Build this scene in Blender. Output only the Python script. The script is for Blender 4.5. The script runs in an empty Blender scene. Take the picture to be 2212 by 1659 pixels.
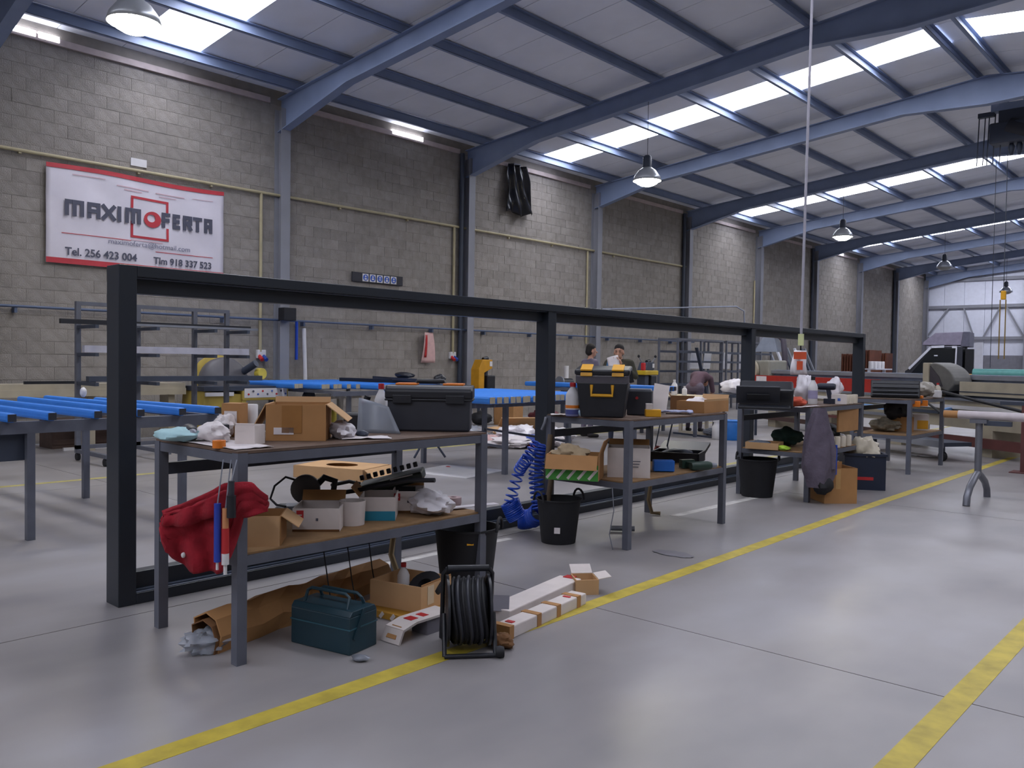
import bpy, math, random
from mathutils import Vector, Matrix, Euler, noise
R = math.radians
SC = bpy.context.scene
COL = SC.collection

# ---------------------------------------------------------------- camera
FPX = 1817.5
YAW, PITCH, ROLL = R(42.04), R(-1.575), R(0.834)
CAMH = 1.4
fw = Vector((-math.sin(YAW) * math.cos(PITCH), math.cos(YAW) * math.cos(PITCH), math.sin(PITCH)))
rt = Vector((math.cos(YAW), math.sin(YAW), 0))
up = rt.cross(fw)
rt, up = math.cos(ROLL) * rt + math.sin(ROLL) * up, -math.sin(ROLL) * rt + math.cos(ROLL) * up
cam_d = bpy.data.cameras.new('camera')
cam_d.sensor_width = 36
cam_d.lens = FPX / 2212 * 36
cam_d.clip_end = 300
cam = bpy.data.objects.new('camera', cam_d)
COL.objects.link(cam)
mw = Matrix((rt, up, -fw)).transposed().to_4x4()
mw.translation = Vector((0, 0, CAMH))
cam.matrix_world = mw
SC.camera = cam

# ---------------------------------------------------------------- world, exposure
wd = bpy.data.worlds.new('world')
SC.world = wd
wd.use_nodes = True
wd.node_tree.nodes['Background'].inputs[0].default_value = (0.62, 0.72, 0.9, 1)
wd.node_tree.nodes['Background'].inputs[1].default_value = 1.0
SC.view_settings.view_transform = 'Standard'
SC.view_settings.look = 'None'
SC.view_settings.gamma = 1
SC.view_settings.use_curve_mapping = False
SC.view_settings.exposure = 0.46
SKY_EMIT = 9.0          # daylight coming through the translucent roof sheets
LAMP_EMIT = 60.0

# ---------------------------------------------------------------- helpers
def ray(x, y):
    return fw + (x - 1106) / FPX * rt - (y - 829.5) / FPX * up
def on(x, y, z=0.0):
    """point of the horizontal plane at height z"""
    d = ray(x, y); t = (z - CAMH) / d.z
    return Vector((0, 0, CAMH)) + t * d
def onX(x, y, v):
    d = ray(x, y); return Vector((0, 0, CAMH)) + d * (v / d.x)
def onY(x, y, v):
    d = ray(x, y); return Vector((0, 0, CAMH)) + d * (v / d.y)

def bt(px, X, z):
    """point at height z on the vertical plane X, in the compass direction of image column px"""
    d = ray(px, 800); return Vector((X, d.y * X / d.x, z))

def lin(h):
    if isinstance(h, (tuple, list)): return tuple(h[:3]) + (1,)
    h = h.lstrip('#'); o = []
    for i in (0, 2, 4):
        c = int(h[i:i + 2], 16) / 255
        o.append(c / 12.92 if c <= .04045 else ((c + .055) / 1.055) ** 2.4)
    return tuple(o) + (1,)

MATS = {}
def mat(name, col, rough=.6, metal=0, var=0.12, scale=6.0, bump=0.0, bscale=40.0, alpha=1.0, trans=0.0, spec=.5, isl=0.0, coat=0.0):
    """procedural surface: base colour, noise mottling, optional fine relief"""
    if name in MATS: return MATS[name]
    m = bpy.data.materials.new(name); m.use_nodes = True
    nt = m.node_tree; b = nt.nodes['Principled BSDF']; L = nt.links
    c = lin(col)
    b.inputs['Roughness'].default_value = rough; b.inputs['Metallic'].default_value = metal
    b.inputs['Specular IOR Level'].default_value = spec
    if alpha < 1: b.inputs['Alpha'].default_value = alpha
    if trans: b.inputs['Transmission Weight'].default_value = trans
    if coat: b.inputs['Coat Weight'].default_value = coat
    tc = nt.nodes.new('ShaderNodeTexCoord')
    if var:
        n = nt.nodes.new('ShaderNodeTexNoise'); n.inputs['Scale'].default_value = scale; n.inputs['Detail'].default_value = 4
        L.new(tc.outputs['Object'], n.inputs['Vector'])
        mp = nt.nodes.new('ShaderNodeMapRange'); mp.inputs[1].default_value = .3; mp.inputs[2].default_value = .7
        mp.inputs[3].default_value = 1 - var; mp.inputs[4].default_value = 1 + var
        L.new(n.outputs['Fac'], mp.inputs[0])
        val = mp.outputs[0]
        if isl:
            g = nt.nodes.new('ShaderNodeNewGeometry'); oi = nt.nodes.new('ShaderNodeObjectInfo')
            ad = nt.nodes.new('ShaderNodeMath'); ad.operation = 'ADD'
            L.new(g.outputs['Random Per Island'], ad.inputs[0]); L.new(oi.outputs['Random'], ad.inputs[1])
            fr = nt.nodes.new('ShaderNodeMath'); fr.operation = 'FRACT'; L.new(ad.outputs[0], fr.inputs[0])
            m2 = nt.nodes.new('ShaderNodeMapRange'); m2.inputs[3].default_value = 1 - isl; m2.inputs[4].default_value = 1 + isl
            L.new(fr.outputs[0], m2.inputs[0])
            mu = nt.nodes.new('ShaderNodeMath'); mu.operation = 'MULTIPLY'
            L.new(val, mu.inputs[0]); L.new(m2.outputs[0], mu.inputs[1]); val = mu.outputs[0]
        mx = nt.nodes.new('ShaderNodeVectorMath'); mx.operation = 'SCALE'; mx.inputs[0].default_value = c[:3]
        L.new(val, mx.inputs['Scale']); L.new(mx.outputs[0], b.inputs['Base Color'])
    else:
        b.inputs['Base Color'].default_value = c
    if bump:
        n2 = nt.nodes.new('ShaderNodeTexNoise'); n2.inputs['Scale'].default_value = bscale; n2.inputs['Detail'].default_value = 3
        L.new(tc.outputs['Object'], n2.inputs['Vector'])
        bp = nt.nodes.new('ShaderNodeBump'); bp.inputs['Strength'].default_value = bump; bp.inputs['Distance'].default_value = .02
        L.new(n2.outputs['Fac'], bp.inputs['Height']); L.new(bp.outputs[0], b.inputs['Normal'])
    MATS[name] = m
    return m
def emit(name, col, s):
    if name in MATS: return MATS[name]
    m = bpy.data.materials.new(name); m.use_nodes = True
    b = m.node_tree.nodes['Principled BSDF']
    b.inputs['Base Color'].default_value = lin(col); b.inputs['Emission Color'].default_value = lin(col)
    b.inputs['Emission Strength'].default_value = s; b.inputs['Roughness'].default_value = .5
    MATS[name] = m
    return m

class MB:
    """collects shapes of ONE part"""
    def __init__(s): s.v = []; s.f = []; s.mi = []; s.cur = 0
    def add(s, vs, fs):
        o = len(s.v); s.v += [tuple(v) for v in vs]
        for f in fs: s.f.append([i + o for i in f]); s.mi.append(s.cur)
        return s
    def box(s, c, size, rot=None, taper=1.0):
        hx, hy, hz = size[0] / 2, size[1] / 2, size[2] / 2
        vs = [Vector((x * hx * (taper if z > 0 else 1), y * hy * (taper if z > 0 else 1), z * hz)) for z in (-1, 1) for y in (-1, 1) for x in (-1, 1)]
        if rot is not None:
            e = Euler(rot); vs = [e.to_matrix() @ v for v in vs]
        c = Vector(c)
        return s.add([v + c for v in vs], [(0, 2, 3, 1), (4, 5, 7, 6), (0, 1, 5, 4), (2, 6, 7, 3), (0, 4, 6, 2), (1, 3, 7, 5)])
    def bx(s, x0, x1, y0, y1, z0, z1):
        return s.box(((x0 + x1) / 2, (y0 + y1) / 2, (z0 + z1) / 2), (abs(x1 - x0), abs(y1 - y0), abs(z1 - z0)))
    def loft(s, rings, cap=True, closed=True):
        n = len(rings[0]); vs = [p for r in rings for p in r]; fs = []
        for k in range(len(rings) - 1):
            for i in range(n if closed else n - 1):
                j = (i + 1) % n
                fs.append((k * n + i, k * n + j, (k + 1) * n + j, (k + 1) * n + i))
        if cap:
            fs.append(tuple(reversed(range(n)))); fs.append(tuple((len(rings) - 1) * n + i for i in range(n)))
        return s.add(vs, fs)
    def cyl(s, a, b, r, n=12, r2=None, cap=True):
        a = Vector(a); b = Vector(b); d = (b - a).normalized()
        q = d.to_track_quat('Z', 'Y').to_matrix(); r2 = r if r2 is None else r2
        ring = lambda c, rr: [c + q @ Vector((rr * math.cos(2 * math.pi * i / n), rr * math.sin(2 * math.pi * i / n), 0)) for i in range(n)]
        return s.loft([ring(a, r), ring(b, r2)], cap)
    def tube(s, pts, r, n=8, cap=True):
        pts = [Vector(p) for p in pts]; rings = []; pq = None
        for i, p in enumerate(pts):
            d = (pts[min(i + 1, len(pts) - 1)] - pts[max(i - 1, 0)]).normalized()
            if pq is None:
                q = d.to_track_quat('Z', 'Y')
            else:
                q = pd.rotation_difference(d) @ pq
            pq, pd = q, d
            rr = r[i] if isinstance(r, (list, tuple)) else r
            rings.append([p + q @ Vector((rr * math.cos(2 * math.pi * k / n), rr * math.sin(2 * math.pi * k / n), 0)) for k in range(n)])
        return s.loft(rings, cap)
    def bar(s, a, b, w, h=None, upv=(0, 0, 1)):
        """rectangular bar from a to b"""
        a = Vector(a); b = Vector(b); h = h or w; d = (b - a).normalized(); u = Vector(upv)
        if abs(d.dot(u)) > .98: u = Vector((0, 1, 0))
        x = d.cross(u).normalized(); y = x.cross(d)
        ring = lambda c: [c + x * w / 2 + y * h / 2, c - x * w / 2 + y * h / 2, c - x * w / 2 - y * h / 2, c + x * w / 2 - y * h / 2]
        return s.loft([ring(a), ring(b)])
    def prism(s, poly, t, fn):
        """polygon (2D) extruded by t; fn(a, b, w) -> 3D point"""
        n = len(poly)
        vs = [fn(a, b, 0) for a, b in poly] + [fn(a, b, t) for a, b in poly]
        fs = [tuple(range(n)), tuple(reversed(range(n, 2 * n)))] + [(i + n, (i + 1) % n + n, (i + 1) % n, i) for i in range(n)]
        return s.add(vs, fs)
    def lathe(s, prof, n=20, c=(0, 0, 0), cap=True, ax=None, sy=1.0):
        c = Vector(c)
        q = Vector(ax).to_track_quat('Z', 'Y').to_matrix() if ax is not None else Matrix.Identity(3)
        return s.loft([[c + q @ Vector((r * math.cos(2 * math.pi * i / n), sy * r * math.sin(2 * math.pi * i / n), z)) for i in range(n)] for r, z in prof], cap)
    def grid(s, fn, nu, nv):
        vs = [fn(i / nu, j / nv) for j in range(nv + 1) for i in range(nu + 1)]
        fs = [(j * (nu + 1) + i, j * (nu + 1) + i + 1, (j + 1) * (nu + 1) + i + 1, (j + 1) * (nu + 1) + i) for j in range(nv) for i in range(nu)]
        return s.add(vs, fs)
    def blob(s, c, size, seed=0, amp=.35, fr=2.0, n=14, flat=True, rot=0):
        """crumpled lump resting on its base"""
        c = Vector(c); vs = []; rings = []
        for j in range(n // 2 + 1):
            th = math.pi * j / (n // 2); row = []
            for i in range(n):
                ph = 2 * math.pi * i / n + rot
                d = Vector((math.sin(th) * math.cos(ph), math.sin(th) * math.sin(ph), math.cos(th)))
                q = Vector((seed * 7.3, seed * 3.1, seed)); k = 1 + amp * (noise.noise(d * fr * .7 + q) * .75 + noise.noise(d * fr * 2 + q) * .4)
                p = Vector((d.x * size[0] / 2 * k, d.y * size[1] / 2 * k, d.z * size[2] / 2 * k + size[2] / 2))
                if flat: p.z = max(p.z, 0.0)
                row.append(c + p)
            rings.append(row)
        return s.loft(rings, False)
    def mesh(s, name, mats):
        me = bpy.data.meshes.new(name); me.from_pydata(s.v, [], s.f)
        for m in (mats if isinstance(mats, (list, tuple)) else [mats]): me.materials.append(m)
        if any(s.mi): me.polygons.foreach_set('material_index', s.mi)
        return me
    def ob(s, name, mats, parent=None, smooth=False, bevel=0, thick=0, sub=0):
        me = s.mesh(name, mats)
        me.validate()
        if smooth:
            me.polygons.foreach_set('use_smooth', [True] * len(me.polygons)); me.set_sharp_from_angle(angle=R(50))
        o = bpy.data.objects.new(name, me); COL.objects.link(o)
        if parent: o.parent = parent
        if thick:
            md = o.modifiers.new('solid', 'SOLIDIFY'); md.thickness = thick; md.offset = 0
        if sub:
            md = o.modifiers.new('sub', 'SUBSURF'); md.levels = sub; md.render_levels = sub
        if bevel:
            md = o.modifiers.new('bev', 'BEVEL'); md.width = bevel; md.segments = 2; md.limit_method = 'ANGLE'
        return o

def tag(o, label, cat, group=None, kind=None):
    if label: o['label'] = label
    if cat: o['category'] = cat
    if group: o['group'] = group
    if kind: o['kind'] = kind
    return o
def thing(name, label, cat, loc=(0, 0, 0), rz=0.0, group=None):
    o = bpy.data.objects.new(name, None); COL.objects.link(o)
    o.empty_display_size = .1
    o.location = loc; o.rotation_euler = (0, 0, rz)
    return tag(o, label, cat, group)
def place(o, loc, rz=0.0, rot=None):
    o.location = loc; o.rotation_euler = rot or (0, 0, rz); return o
def inst(src, parent, loc=None, rot=None):
    c = src.copy(); COL.objects.link(c); c.parent = parent
    if loc is not None: c.location = loc
    if rot is not None: c.rotation_euler = rot
    return c
def copy_tree(o, parent=None):
    c = o.copy(); COL.objects.link(c); c.parent = parent
    for ch in list(o.children): copy_tree(ch, c)
    return c
def text_mesh(txt, size, mats, name, parent, loc, rot, bold=0.0, xs=1.0, depth=.001):
    cu = bpy.data.curves.new('t', 'FONT'); cu.body = txt; cu.size = size; cu.offset = bold; cu.extrude = depth
    cu.resolution_u = 3
    to = bpy.data.objects.new('t', cu); COL.objects.link(to)
    me = bpy.data.meshes.new_from_object(to.evaluated_get(bpy.context.evaluated_depsgraph_get()))
    bpy.data.objects.remove(to); bpy.data.curves.remove(cu)
    me.materials.clear(); me.materials.append(mats); me.name = name
    me.transform(Matrix.Diagonal((xs, 1, 1, 1)))
    o = bpy.data.objects.new(name, me); COL.objects.link(o); o.parent = parent
    o.location = loc; o.rotation_euler = rot
    return o

# ---------------------------------------------------------------- materials
BLOCK = mat('concrete_block', '8e8882', .9, var=.12, scale=7, bump=.5, bscale=60, isl=.09)
MORTAR = mat('mortar', '827c76', .95, var=.1)
STEEL = mat('painted_steel', '7d8ba8', .5, var=.08, scale=2)
COLM = mat('column_paint', '82838b', .5, var=.08, scale=2)
STEELD = mat('dark_painted_steel', '363d4c', .5, var=.08)
BENCHM = mat('bench_steel', '585b66', .45, var=.12, scale=9)
ANTH = mat('anthracite_aluminium', '20262f', .38, var=.05, scale=3)
ANTH2 = mat('anthracite_edge', '4a5262', .3, var=.05, scale=3)
PANEL = mat('roof_panel', 'e4e7f0', .75, var=.05, scale=1.2)
CONC = None
YEL = mat('yellow_floor_paint', 'b5a23c', .55, var=.22, scale=9)
WHITEP = mat('white_floor_paint', 'b9b6b4', .6, var=.2, scale=8)
CARD = mat('cardboard', 'a5794c', .85, var=.1, scale=5)
CARDL = mat('light_cardboard', 'c09a70', .85, var=.08, scale=5)
CARDD = mat('dark_cardboard', '6f4c2c', .9, var=.12, scale=5)
WCARD = mat('white_carton', 'cfc6c2', .7, var=.06, scale=8)
PAPER = mat('paper', 'd6cfd0', .8, var=.06, scale=10)
PLASTB = mat('black_plastic', '1b1d24', .42, var=.1, scale=8)
PLASTB2 = mat('charcoal_plastic', '2b2d36', .5, var=.1, scale=8)
RUBBER = mat('black_rubber', '15161c', .7, var=.15, scale=10)
YPL = mat('yellow_plastic', 'd99f1c', .4, var=.05)
OPL = mat('orange_plastic', 'd6761e', .45, var=.06)
REDM = mat('red_plastic', 'b3262a', .5, var=.06)
REDJ = mat('red_fleece', '8e1424', .95, var=.2, scale=12, bump=.3)
BLUEF = mat('blue_foam', '2d78d2', .6, var=.06, scale=6)
BLUEH = mat('blue_hose', '1c46b0', .35, var=.05)
TEAL = mat('teal_print', '1f7f9c', .6, var=.05)
CLOTHB = mat('pale_blue_cloth', '9fc2c8', .9, var=.1, scale=14)
WPLA = mat('white_plastic', 'd2d0d2', .45, var=.05)
WBAG = mat('white_film', 'd8d4da', .35, var=.06, scale=12)
CLEAR = mat('clear_film', 'aab0bc', .25, var=.1, scale=10, alpha=.55)
GREENT = mat('petrol_green_metal', '193642', .4, var=.1, scale=6)
GREY = mat('grey_metal', '7e828c', .45, metal=.3, var=.1)
ALU = mat('bright_aluminium', 'a9aeb8', .3, metal=.7, var=.06)
CREAMY = mat('machine_yellow', 'b7a04c', .5, var=.1, scale=5)
CREAM = mat('machine_cream', 'a89f8c', .55, var=.1, scale=4)
RUST = mat('brown_steel', '5c3230', .6, var=.15, scale=5)
WOOD = mat('chipboard', '8a6b48', .8, var=.15, scale=14)
WOODD = mat('dirty_bench_top', '5f4c40', .75, var=.25, scale=9)
BEIGE = mat('beige_pipe', 'a99f80', .6, var=.08)
BPIPE = mat('blue_grey_pipe', '4d5a74', .5, var=.08)
WHITEM = mat('white_paint', 'd4d6e0', .55, var=.05)
CLAD = mat('white_cladding', 'd2d5e2', .6, var=.04)
BANNERM = mat('banner_vinyl', 'd2cdd6', .55, var=.05, scale=2.5)
BANRED = mat('banner_red', 'b5343e', .6, var=.05)
BANGREY = mat('banner_grey', '4b4c5c', .6, var=.05)
BANFAINT = mat('banner_faint', 'c9a9b2', .6, var=.05)
BLACKB = mat('black_bag_film', '101118', .25, var=.1, scale=8)
ORNG = mat('orange_print', 'c98a35', .7, var=.1)
GREENP = mat('green_print', '3f8a35', .7, var=.1)
SKIN = mat('skin', 'b88a72', .6, var=.06)
HAIR = mat('dark_hair', '1c1716', .8, var=.1)
GLASSD = mat('dark_glass', '151a20', .12, var=.02, coat=.3)
GREYCL = mat('grey_cloth', '5d5563', .95, var=.18, scale=10, bump=.3)
GREYCL2 = mat('grey_overall', '6b6474', .95, var=.15, scale=8)
OLIVE = mat('olive_jacket', '3c3a30', .95, var=.15, scale=8)
NAVY = mat('navy_cloth', '2a2f40', .95, var=.1)
BOOT = mat('boot_leather', '201c1c', .7)

# ================================================================ THE HALL
WX, RX, RIDX = -14.2, 5.4, -4.4
Y0, Y1 = -16.0, 49.4
FRY = [-16.0, -11.0, -6.0, -1.0, 4.0, 9.0, 14.0, 19.05, 24.0, 29.1, 34.2, 39.3, 44.3, 49.2]
def zr(x): return 6.88 + .1 * (10.2 - abs(x - RIDX) + RIDX)      # underside of the roof sheets

# concrete floor: sealed, slightly glossy, mottled
def concrete():
    m = bpy.data.materials.new('sealed_concrete'); m.use_nodes = True
    nt = m.node_tree; b = nt.nodes['Principled BSDF']; L = nt.links
    g = nt.nodes.new('ShaderNodeNewGeometry')
    def nz(s, d=4, r=.5, st=(1, 1, 1)):
        mp = nt.nodes.new('ShaderNodeMapping'); mp.inputs['Scale'].default_value = st
        n = nt.nodes.new('ShaderNodeTexNoise'); n.inputs['Scale'].default_value = s; n.inputs['Detail'].default_value = d; n.inputs['Roughness'].default_value = r
        L.new(g.outputs['Position'], mp.inputs[0]); L.new(mp.outputs[0], n.inputs['Vector']); return n.outputs['Fac']
    cr = nt.nodes.new('ShaderNodeValToRGB'); e = cr.color_ramp.elements
    e[0].position = .36; e[0].color = lin('7d7a7c'); e[1].position = .64; e[1].color = lin('9a989b'); q = e.new(.5); q.color = lin('8e8a8a')
    mx = nt.nodes.new('ShaderNodeMath'); mx.operation = 'ADD'
    a = nt.nodes.new('ShaderNodeMath'); a.operation = 'MULTIPLY'; a.inputs[1].default_value = .6
    c = nt.nodes.new('ShaderNodeMath'); c.operation = 'MULTIPLY'; c.inputs[1].default_value = .4
    L.new(nz(.55), a.inputs[0]); L.new(nz(2.2, 3, .5, (1, .5, 1)), c.inputs[0]); L.new(a.outputs[0], mx.inputs[0]); L.new(c.outputs[0], mx.inputs[1])
    L.new(mx.outputs[0], cr.inputs[0]); L.new(cr.outputs[0], b.inputs['Base Color'])
    b.inputs['Roughness'].default_value = .33
    b.inputs['Specular IOR Level'].default_value = .5
    return m
CONC = concrete()
fl = MB().bx(WX - .1, RX + .1, Y0, Y1 + .1, -.3, -.02).ob('floor', mat('joint_filler', '55545a', .9))
tag(fl, 'grey sealed concrete floor slabs with yellow marking lines', 'floor', kind='structure')
xs = [WX, -9.3, -4.52, .4, RX]
ys = [Y0] + [3.87 + 5 * k for k in range(-3, 10)] + [Y1]
for i in range(len(xs) - 1):
    for j in range(len(ys) - 1):
        if ys[j + 1] - ys[j] < .3: continue
        MB().bx(xs[i] + .004, xs[i + 1] - .004, ys[j] + .004, ys[j + 1] - .004, -.02, 0).ob('floor_slab', CONC, fl)
def fline(pts, w, m, nm='floor_line'):
    b = MB()
    for k in range(len(pts) - 1):
        b.bar((*pts[k], .0002), (*pts[k + 1], .0002), w, .0024)
    return b.ob(nm, m, fl)
fline([(-2.84, -6), (-2.87, 3.7), (-2.95, 9), (-3.02, 30)], .105, YEL)
fline([(-.94, -6), (-.93, 30)], .105, YEL)
YELF = mat('worn_yellow_paint', 'a49a5c', .6, var=.25, scale=5)
fline([(-9.86, -2), (-9.8, 30)], .1, YELF)
fline([(-5.6, 8.6), (-5.6, 24)], .1, YELF)
fline([(-4.02, 6.7), (-3.98, 9.0)], .09, WHITEP)
fline([(-4.45, 3.6), (-4.42, 4.9)], .07, WHITEP)

# left block wall: every block a piece
random.seed(3)
BH, BW, TH = .2, .4, .006
wl = MB().bx(WX - .35, WX - TH, Y0, Y1 + .3, 0, 6.5).ob('wall_left', MORTAR)
tag(wl, 'long grey concrete block wall with steel columns', 'wall', kind='structure')
blk = MB().bx(-TH, 0, -BW / 2 + .0025, BW / 2 - .0025, -BH / 2 + .003, BH / 2 - .003).mesh('block', BLOCK)
allb = []
nrow = int(6.3 / BH)
for r in range(nrow):
    y = Y0 + (.2 if r % 2 else 0)
    while y < Y1 - .2:
        allb.append((y + BW / 2, (r + .5) * BH)); y += BW
near = sorted([b for b in allb if b[0] > 4.0 and b[0] < 14 and not (4.8 < b[0] < 7.9 and 2.8 < b[1] < 4.4)], key=lambda b: (b[0] ** 2 + 200 + (b[1] - 1.4) ** 2))[:300]
ns = set(near)
for y, z in near:
    o = bpy.data.objects.new('block', blk); COL.objects.link(o); o.parent = wl
    o.location = (WX + random.uniform(-.003, .003), y, z)
rest = MB()
for y, z in allb:
    if (y, z) in ns: continue
    d = random.uniform(-.003, .003)
    rest.bx(WX - TH, WX + d, y - BW / 2 + .0025, y + BW / 2 - .0025, z - BH / 2 + .003, z + BH / 2 - .003)
tag(rest.ob('blockwork', BLOCK, wl), None, None, kind='stuff')

# columns with drainpipes, rafters
def ibeam(b, c, w, d, t):      # I section columns, flanges facing +-X
    x, y, z0, z1 = c
    b.bx(x, x + t, y - w / 2, y + w / 2, z0, z1); b.bx(x + d - t, x + d, y - w / 2, y + w / 2, z0, z1); b.bx(x + t, x + d - t, y - t / 2, y + t / 2, z0, z1)
for i, y in enumerate(FRY):
    if y < Y0 + 1: continue
    b = MB(); ibeam(b, (WX + .005, y, 0, 6.1), .2, .24, .016)
    b.ob('column', COLM, wl)
    if i % 2 == 0 and y > 5:
        d = MB(); d.cyl((WX + .09, y - .19, 0), (WX + .09, y - .19, 6.2), .055, 10); d.ob('drainpipe', STEELD, wl, True)
        d = MB(); d.bx(WX + .01, WX + .12, y + .13, y + .2, 0, 6.2); d.ob('cable_duct', STEELD, wl)
wr = MB().bx(RX, RX + .2, Y0, Y1, 0, 6.5).ob('wall_right', mat('plain_block_wall', '86817a', .9, var=.15, scale=4, bump=.3))
tag(wr, 'plain grey block wall on the far right side', 'wall', kind='structure')
wb = MB().bx(WX, RX, Y0 - .2, Y0, 0, 7.6).ob('wall_back', mat('plain_block_wall', '86817a'))
tag(wb, 'plain grey wall behind the viewer', 'wall', kind='structure')
# end wall: block dado, white cladding, girts, braces
we = MB().bx(WX - .3, RX + .3, Y1 + .1, Y1 + .3, 0, 7.6).ob('wall_end', CLAD)
tag(we, 'white clad end wall with steel girts and diagonal braces', 'wall', kind='structure')
for k in range(4):
    MB().bx(WX + 4.9 * k + .01, WX + 4.9 * (k + 1) - .01, Y1 + .02, Y1 + .1, 0, 2.05).ob('dado_wall', mat('grey_dado', '77777f', .9, var=.1), we)
    for j in range(5):
        x = WX + 4.9 * k + .98 * j
        MB().bx(x + .008, x + .972, Y1 + .06, Y1 + .1, 2.05, 7.4 - .1).ob('cladding_panel', CLAD, we)
    MB().bx(WX + 4.9 * (k + 1) - .1, WX + 4.9 * (k + 1) + .1, Y1 - .2, Y1 + .05, 0, 6.3 + .45 * (2 - abs(k - 1)) * .5).ob('end_column', COLM, we)
for z in (2.95, 4.63, 6.05):
    MB().bx(WX, RX, Y1 - .06, Y1 + .06, z - .08, z + .08).ob('girt', COLM, we)
ex = [WX + .1, WX + 1.35, WX + 2.6, WX + 3.9, WX + 4.8]
for k, (a, c) in enumerate([((ex[0], 2.95), (ex[1] - .1, 4.6)), ((ex[1] + .6, 4.6), (ex[2] - .1, 2.95)), ((ex[2] + .3, 2.95), (ex[3] - .2, 4.6)), ((ex[3] + .05, 4.6), (ex[4], 2.95))]):
    MB().bar((a[0], Y1 - .03, a[1]), (c[0], Y1 - .03, c[1]), .07).ob('brace', COLM, we)

# roof
ce = bpy.data.objects.new('ceiling', None); COL.objects.link(ce)
tag(ce, 'grey panelled pitched roof with steel rafters and skylight strips', 'ceiling', kind='structure')
PANW = 1.0
SKYM = emit('translucent_roof_sheet', 'f2f4ff', SKY_EMIT)
SKYY = [y for y in (-14, -4, 6.05, 16.15, 26.35, 36.5, 46.4)]
def slope(side, ya, yb, xa, xb, t=.05, z=0.0):
    """sheet on one slope between distances xa..xb from the ridge"""
    s = side
    b = MB(); vs = []
    for x in (xa, xb):
        X = RIDX + s * x; Z = zr(X) + z
        for y in (ya, yb):
            vs += [(X, y, Z), (X, y, Z + t)]
    b.add(vs, [(0, 2, 3, 1), (4, 5, 7, 6), (0, 1, 5, 4), (2, 6, 7, 3), (0, 4, 6, 2), (1, 3, 7, 5)])
    return b
nwin = 1
for side in (-1, 1):
    y = Y0; sk = sorted(SKYY)
    while y < Y1:
        nxt = min([s for s in sk if s > y + .01] + [Y1])
        cur = [s for s in sk if abs(s - y) < .01]
        if cur:
            slope(side, y + .004, y + 1.02, 9.4, 9.95).ob('roof_panel', PANEL, ce)
            w = slope(side, y, y + 1.024, .2, 9.4, .02).ob('window_%d' % nwin, SKYM)
            tag(w, 'bright translucent skylight strip number %d from the %s roof edge' % (sk.index(cur[0]) + 1, 'left near' if side < 0 else 'right near'), 'skylight', kind='structure'); nwin += 1
            slope(side, y + .004, y + 1.02, 0, .2).ob('roof_panel', PANEL, ce)
            y += 1.024; continue
        n = max(1, round((nxt - y) / PANW)); w = (nxt - y) / n
        for k in range(n):
            slope(side, y + k * w + .006, y + (k + 1) * w - .006, 0, 9.95).ob('roof_panel', PANEL, ce)
        y = nxt
# dark backing above the joints
for side in (-1, 1):
    slope(side, Y0, Y1, 0, 10.1, .02, .16).ob('roof_backing', STEELD, ce)
PUR = [.24, 1.6, 3.1, 4.65, 6.2, 7.75, 9.2]
for side in (-1, 1):
    for p in PUR:
        X = RIDX + side * p; Z = zr(X)
        b = MB(); b.bx(X - .004, X + .004, Y0, Y1, Z - .2, Z - .01)
        b.bx(X, X + .065, Y0, Y1, Z - .2, Z - .192); b.bx(X, X + .065, Y0, Y1, Z - .03, Z - .02); b.bx(X + .061, X + .065, Y0, Y1, Z - .2, Z - .18)
        b.ob('purlin', STEEL, ce)
for y in FRY:
    if y < Y0 + 1: continue
    for side in (-1, 1):
        X = lambda d: RIDX + side * d
        t = lambda d: zr(X(d)) - .2
        pts = [(0, .56), (1.6, .32), (7.6, .32), (9.72, .62)]
        b = MB()
        poly = [(X(d), t(d)) for d, h in pts] + [(X(d), t(d) - h) for d, h in reversed(pts)]
        b.prism(poly, .012, lambda a, c, w: (a, y - .006 + w, c))
        for k in range(3):
            (d0, h0), (d1, h1) = pts[k], pts[k + 1]
            b.bar((X(d0), y, t(d0) - h0), (X(d1), y, t(d1) - h1), .18, .016)
            b.bar((X(d0), y, t(d0)), (X(d1), y, t(d1)), .18, .016)
        b.ob('rafter', STEEL, ce)
# eave: pale flashing strip, bright slots
for i in range(4, len(FRY) - 1):
    ya, yb = FRY[i] + .3, FRY[i + 1] - .22
    MB().bx(WX - .02, WX + .05, ya, yb, 6.2, 6.3).ob('eave_flashing', mat('pale_flashing', 'b5a7a4', .6, var=.1), wl)
MB().bx(WX - .3, WX - .02, Y0, Y1, 6.3, 6.55).ob('eave_infill', STEELD, wl)
for k, (ya, yb) in enumerate([(4.3, 4.72), (4.76, 5.06), (11.75, 12.62), (36.4, 37.4), (41.4, 42.4)]):
    w = MB().bx(WX - .01, WX + .055, ya, yb, 6.24, 6.33).ob('window_%d' % (30 + k), SKYM)
    tag(w, ['narrow bright daylight slot at the wall top far left', 'short bright daylight slot beside the first one at the wall top', 'bright daylight slot at the wall top between two rafters mid left', 'daylight slot at the wall top near the far lamps', 'farthest daylight slot at the wall top'][k], 'window', kind='structure')
    w['category'] = 'window'

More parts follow.
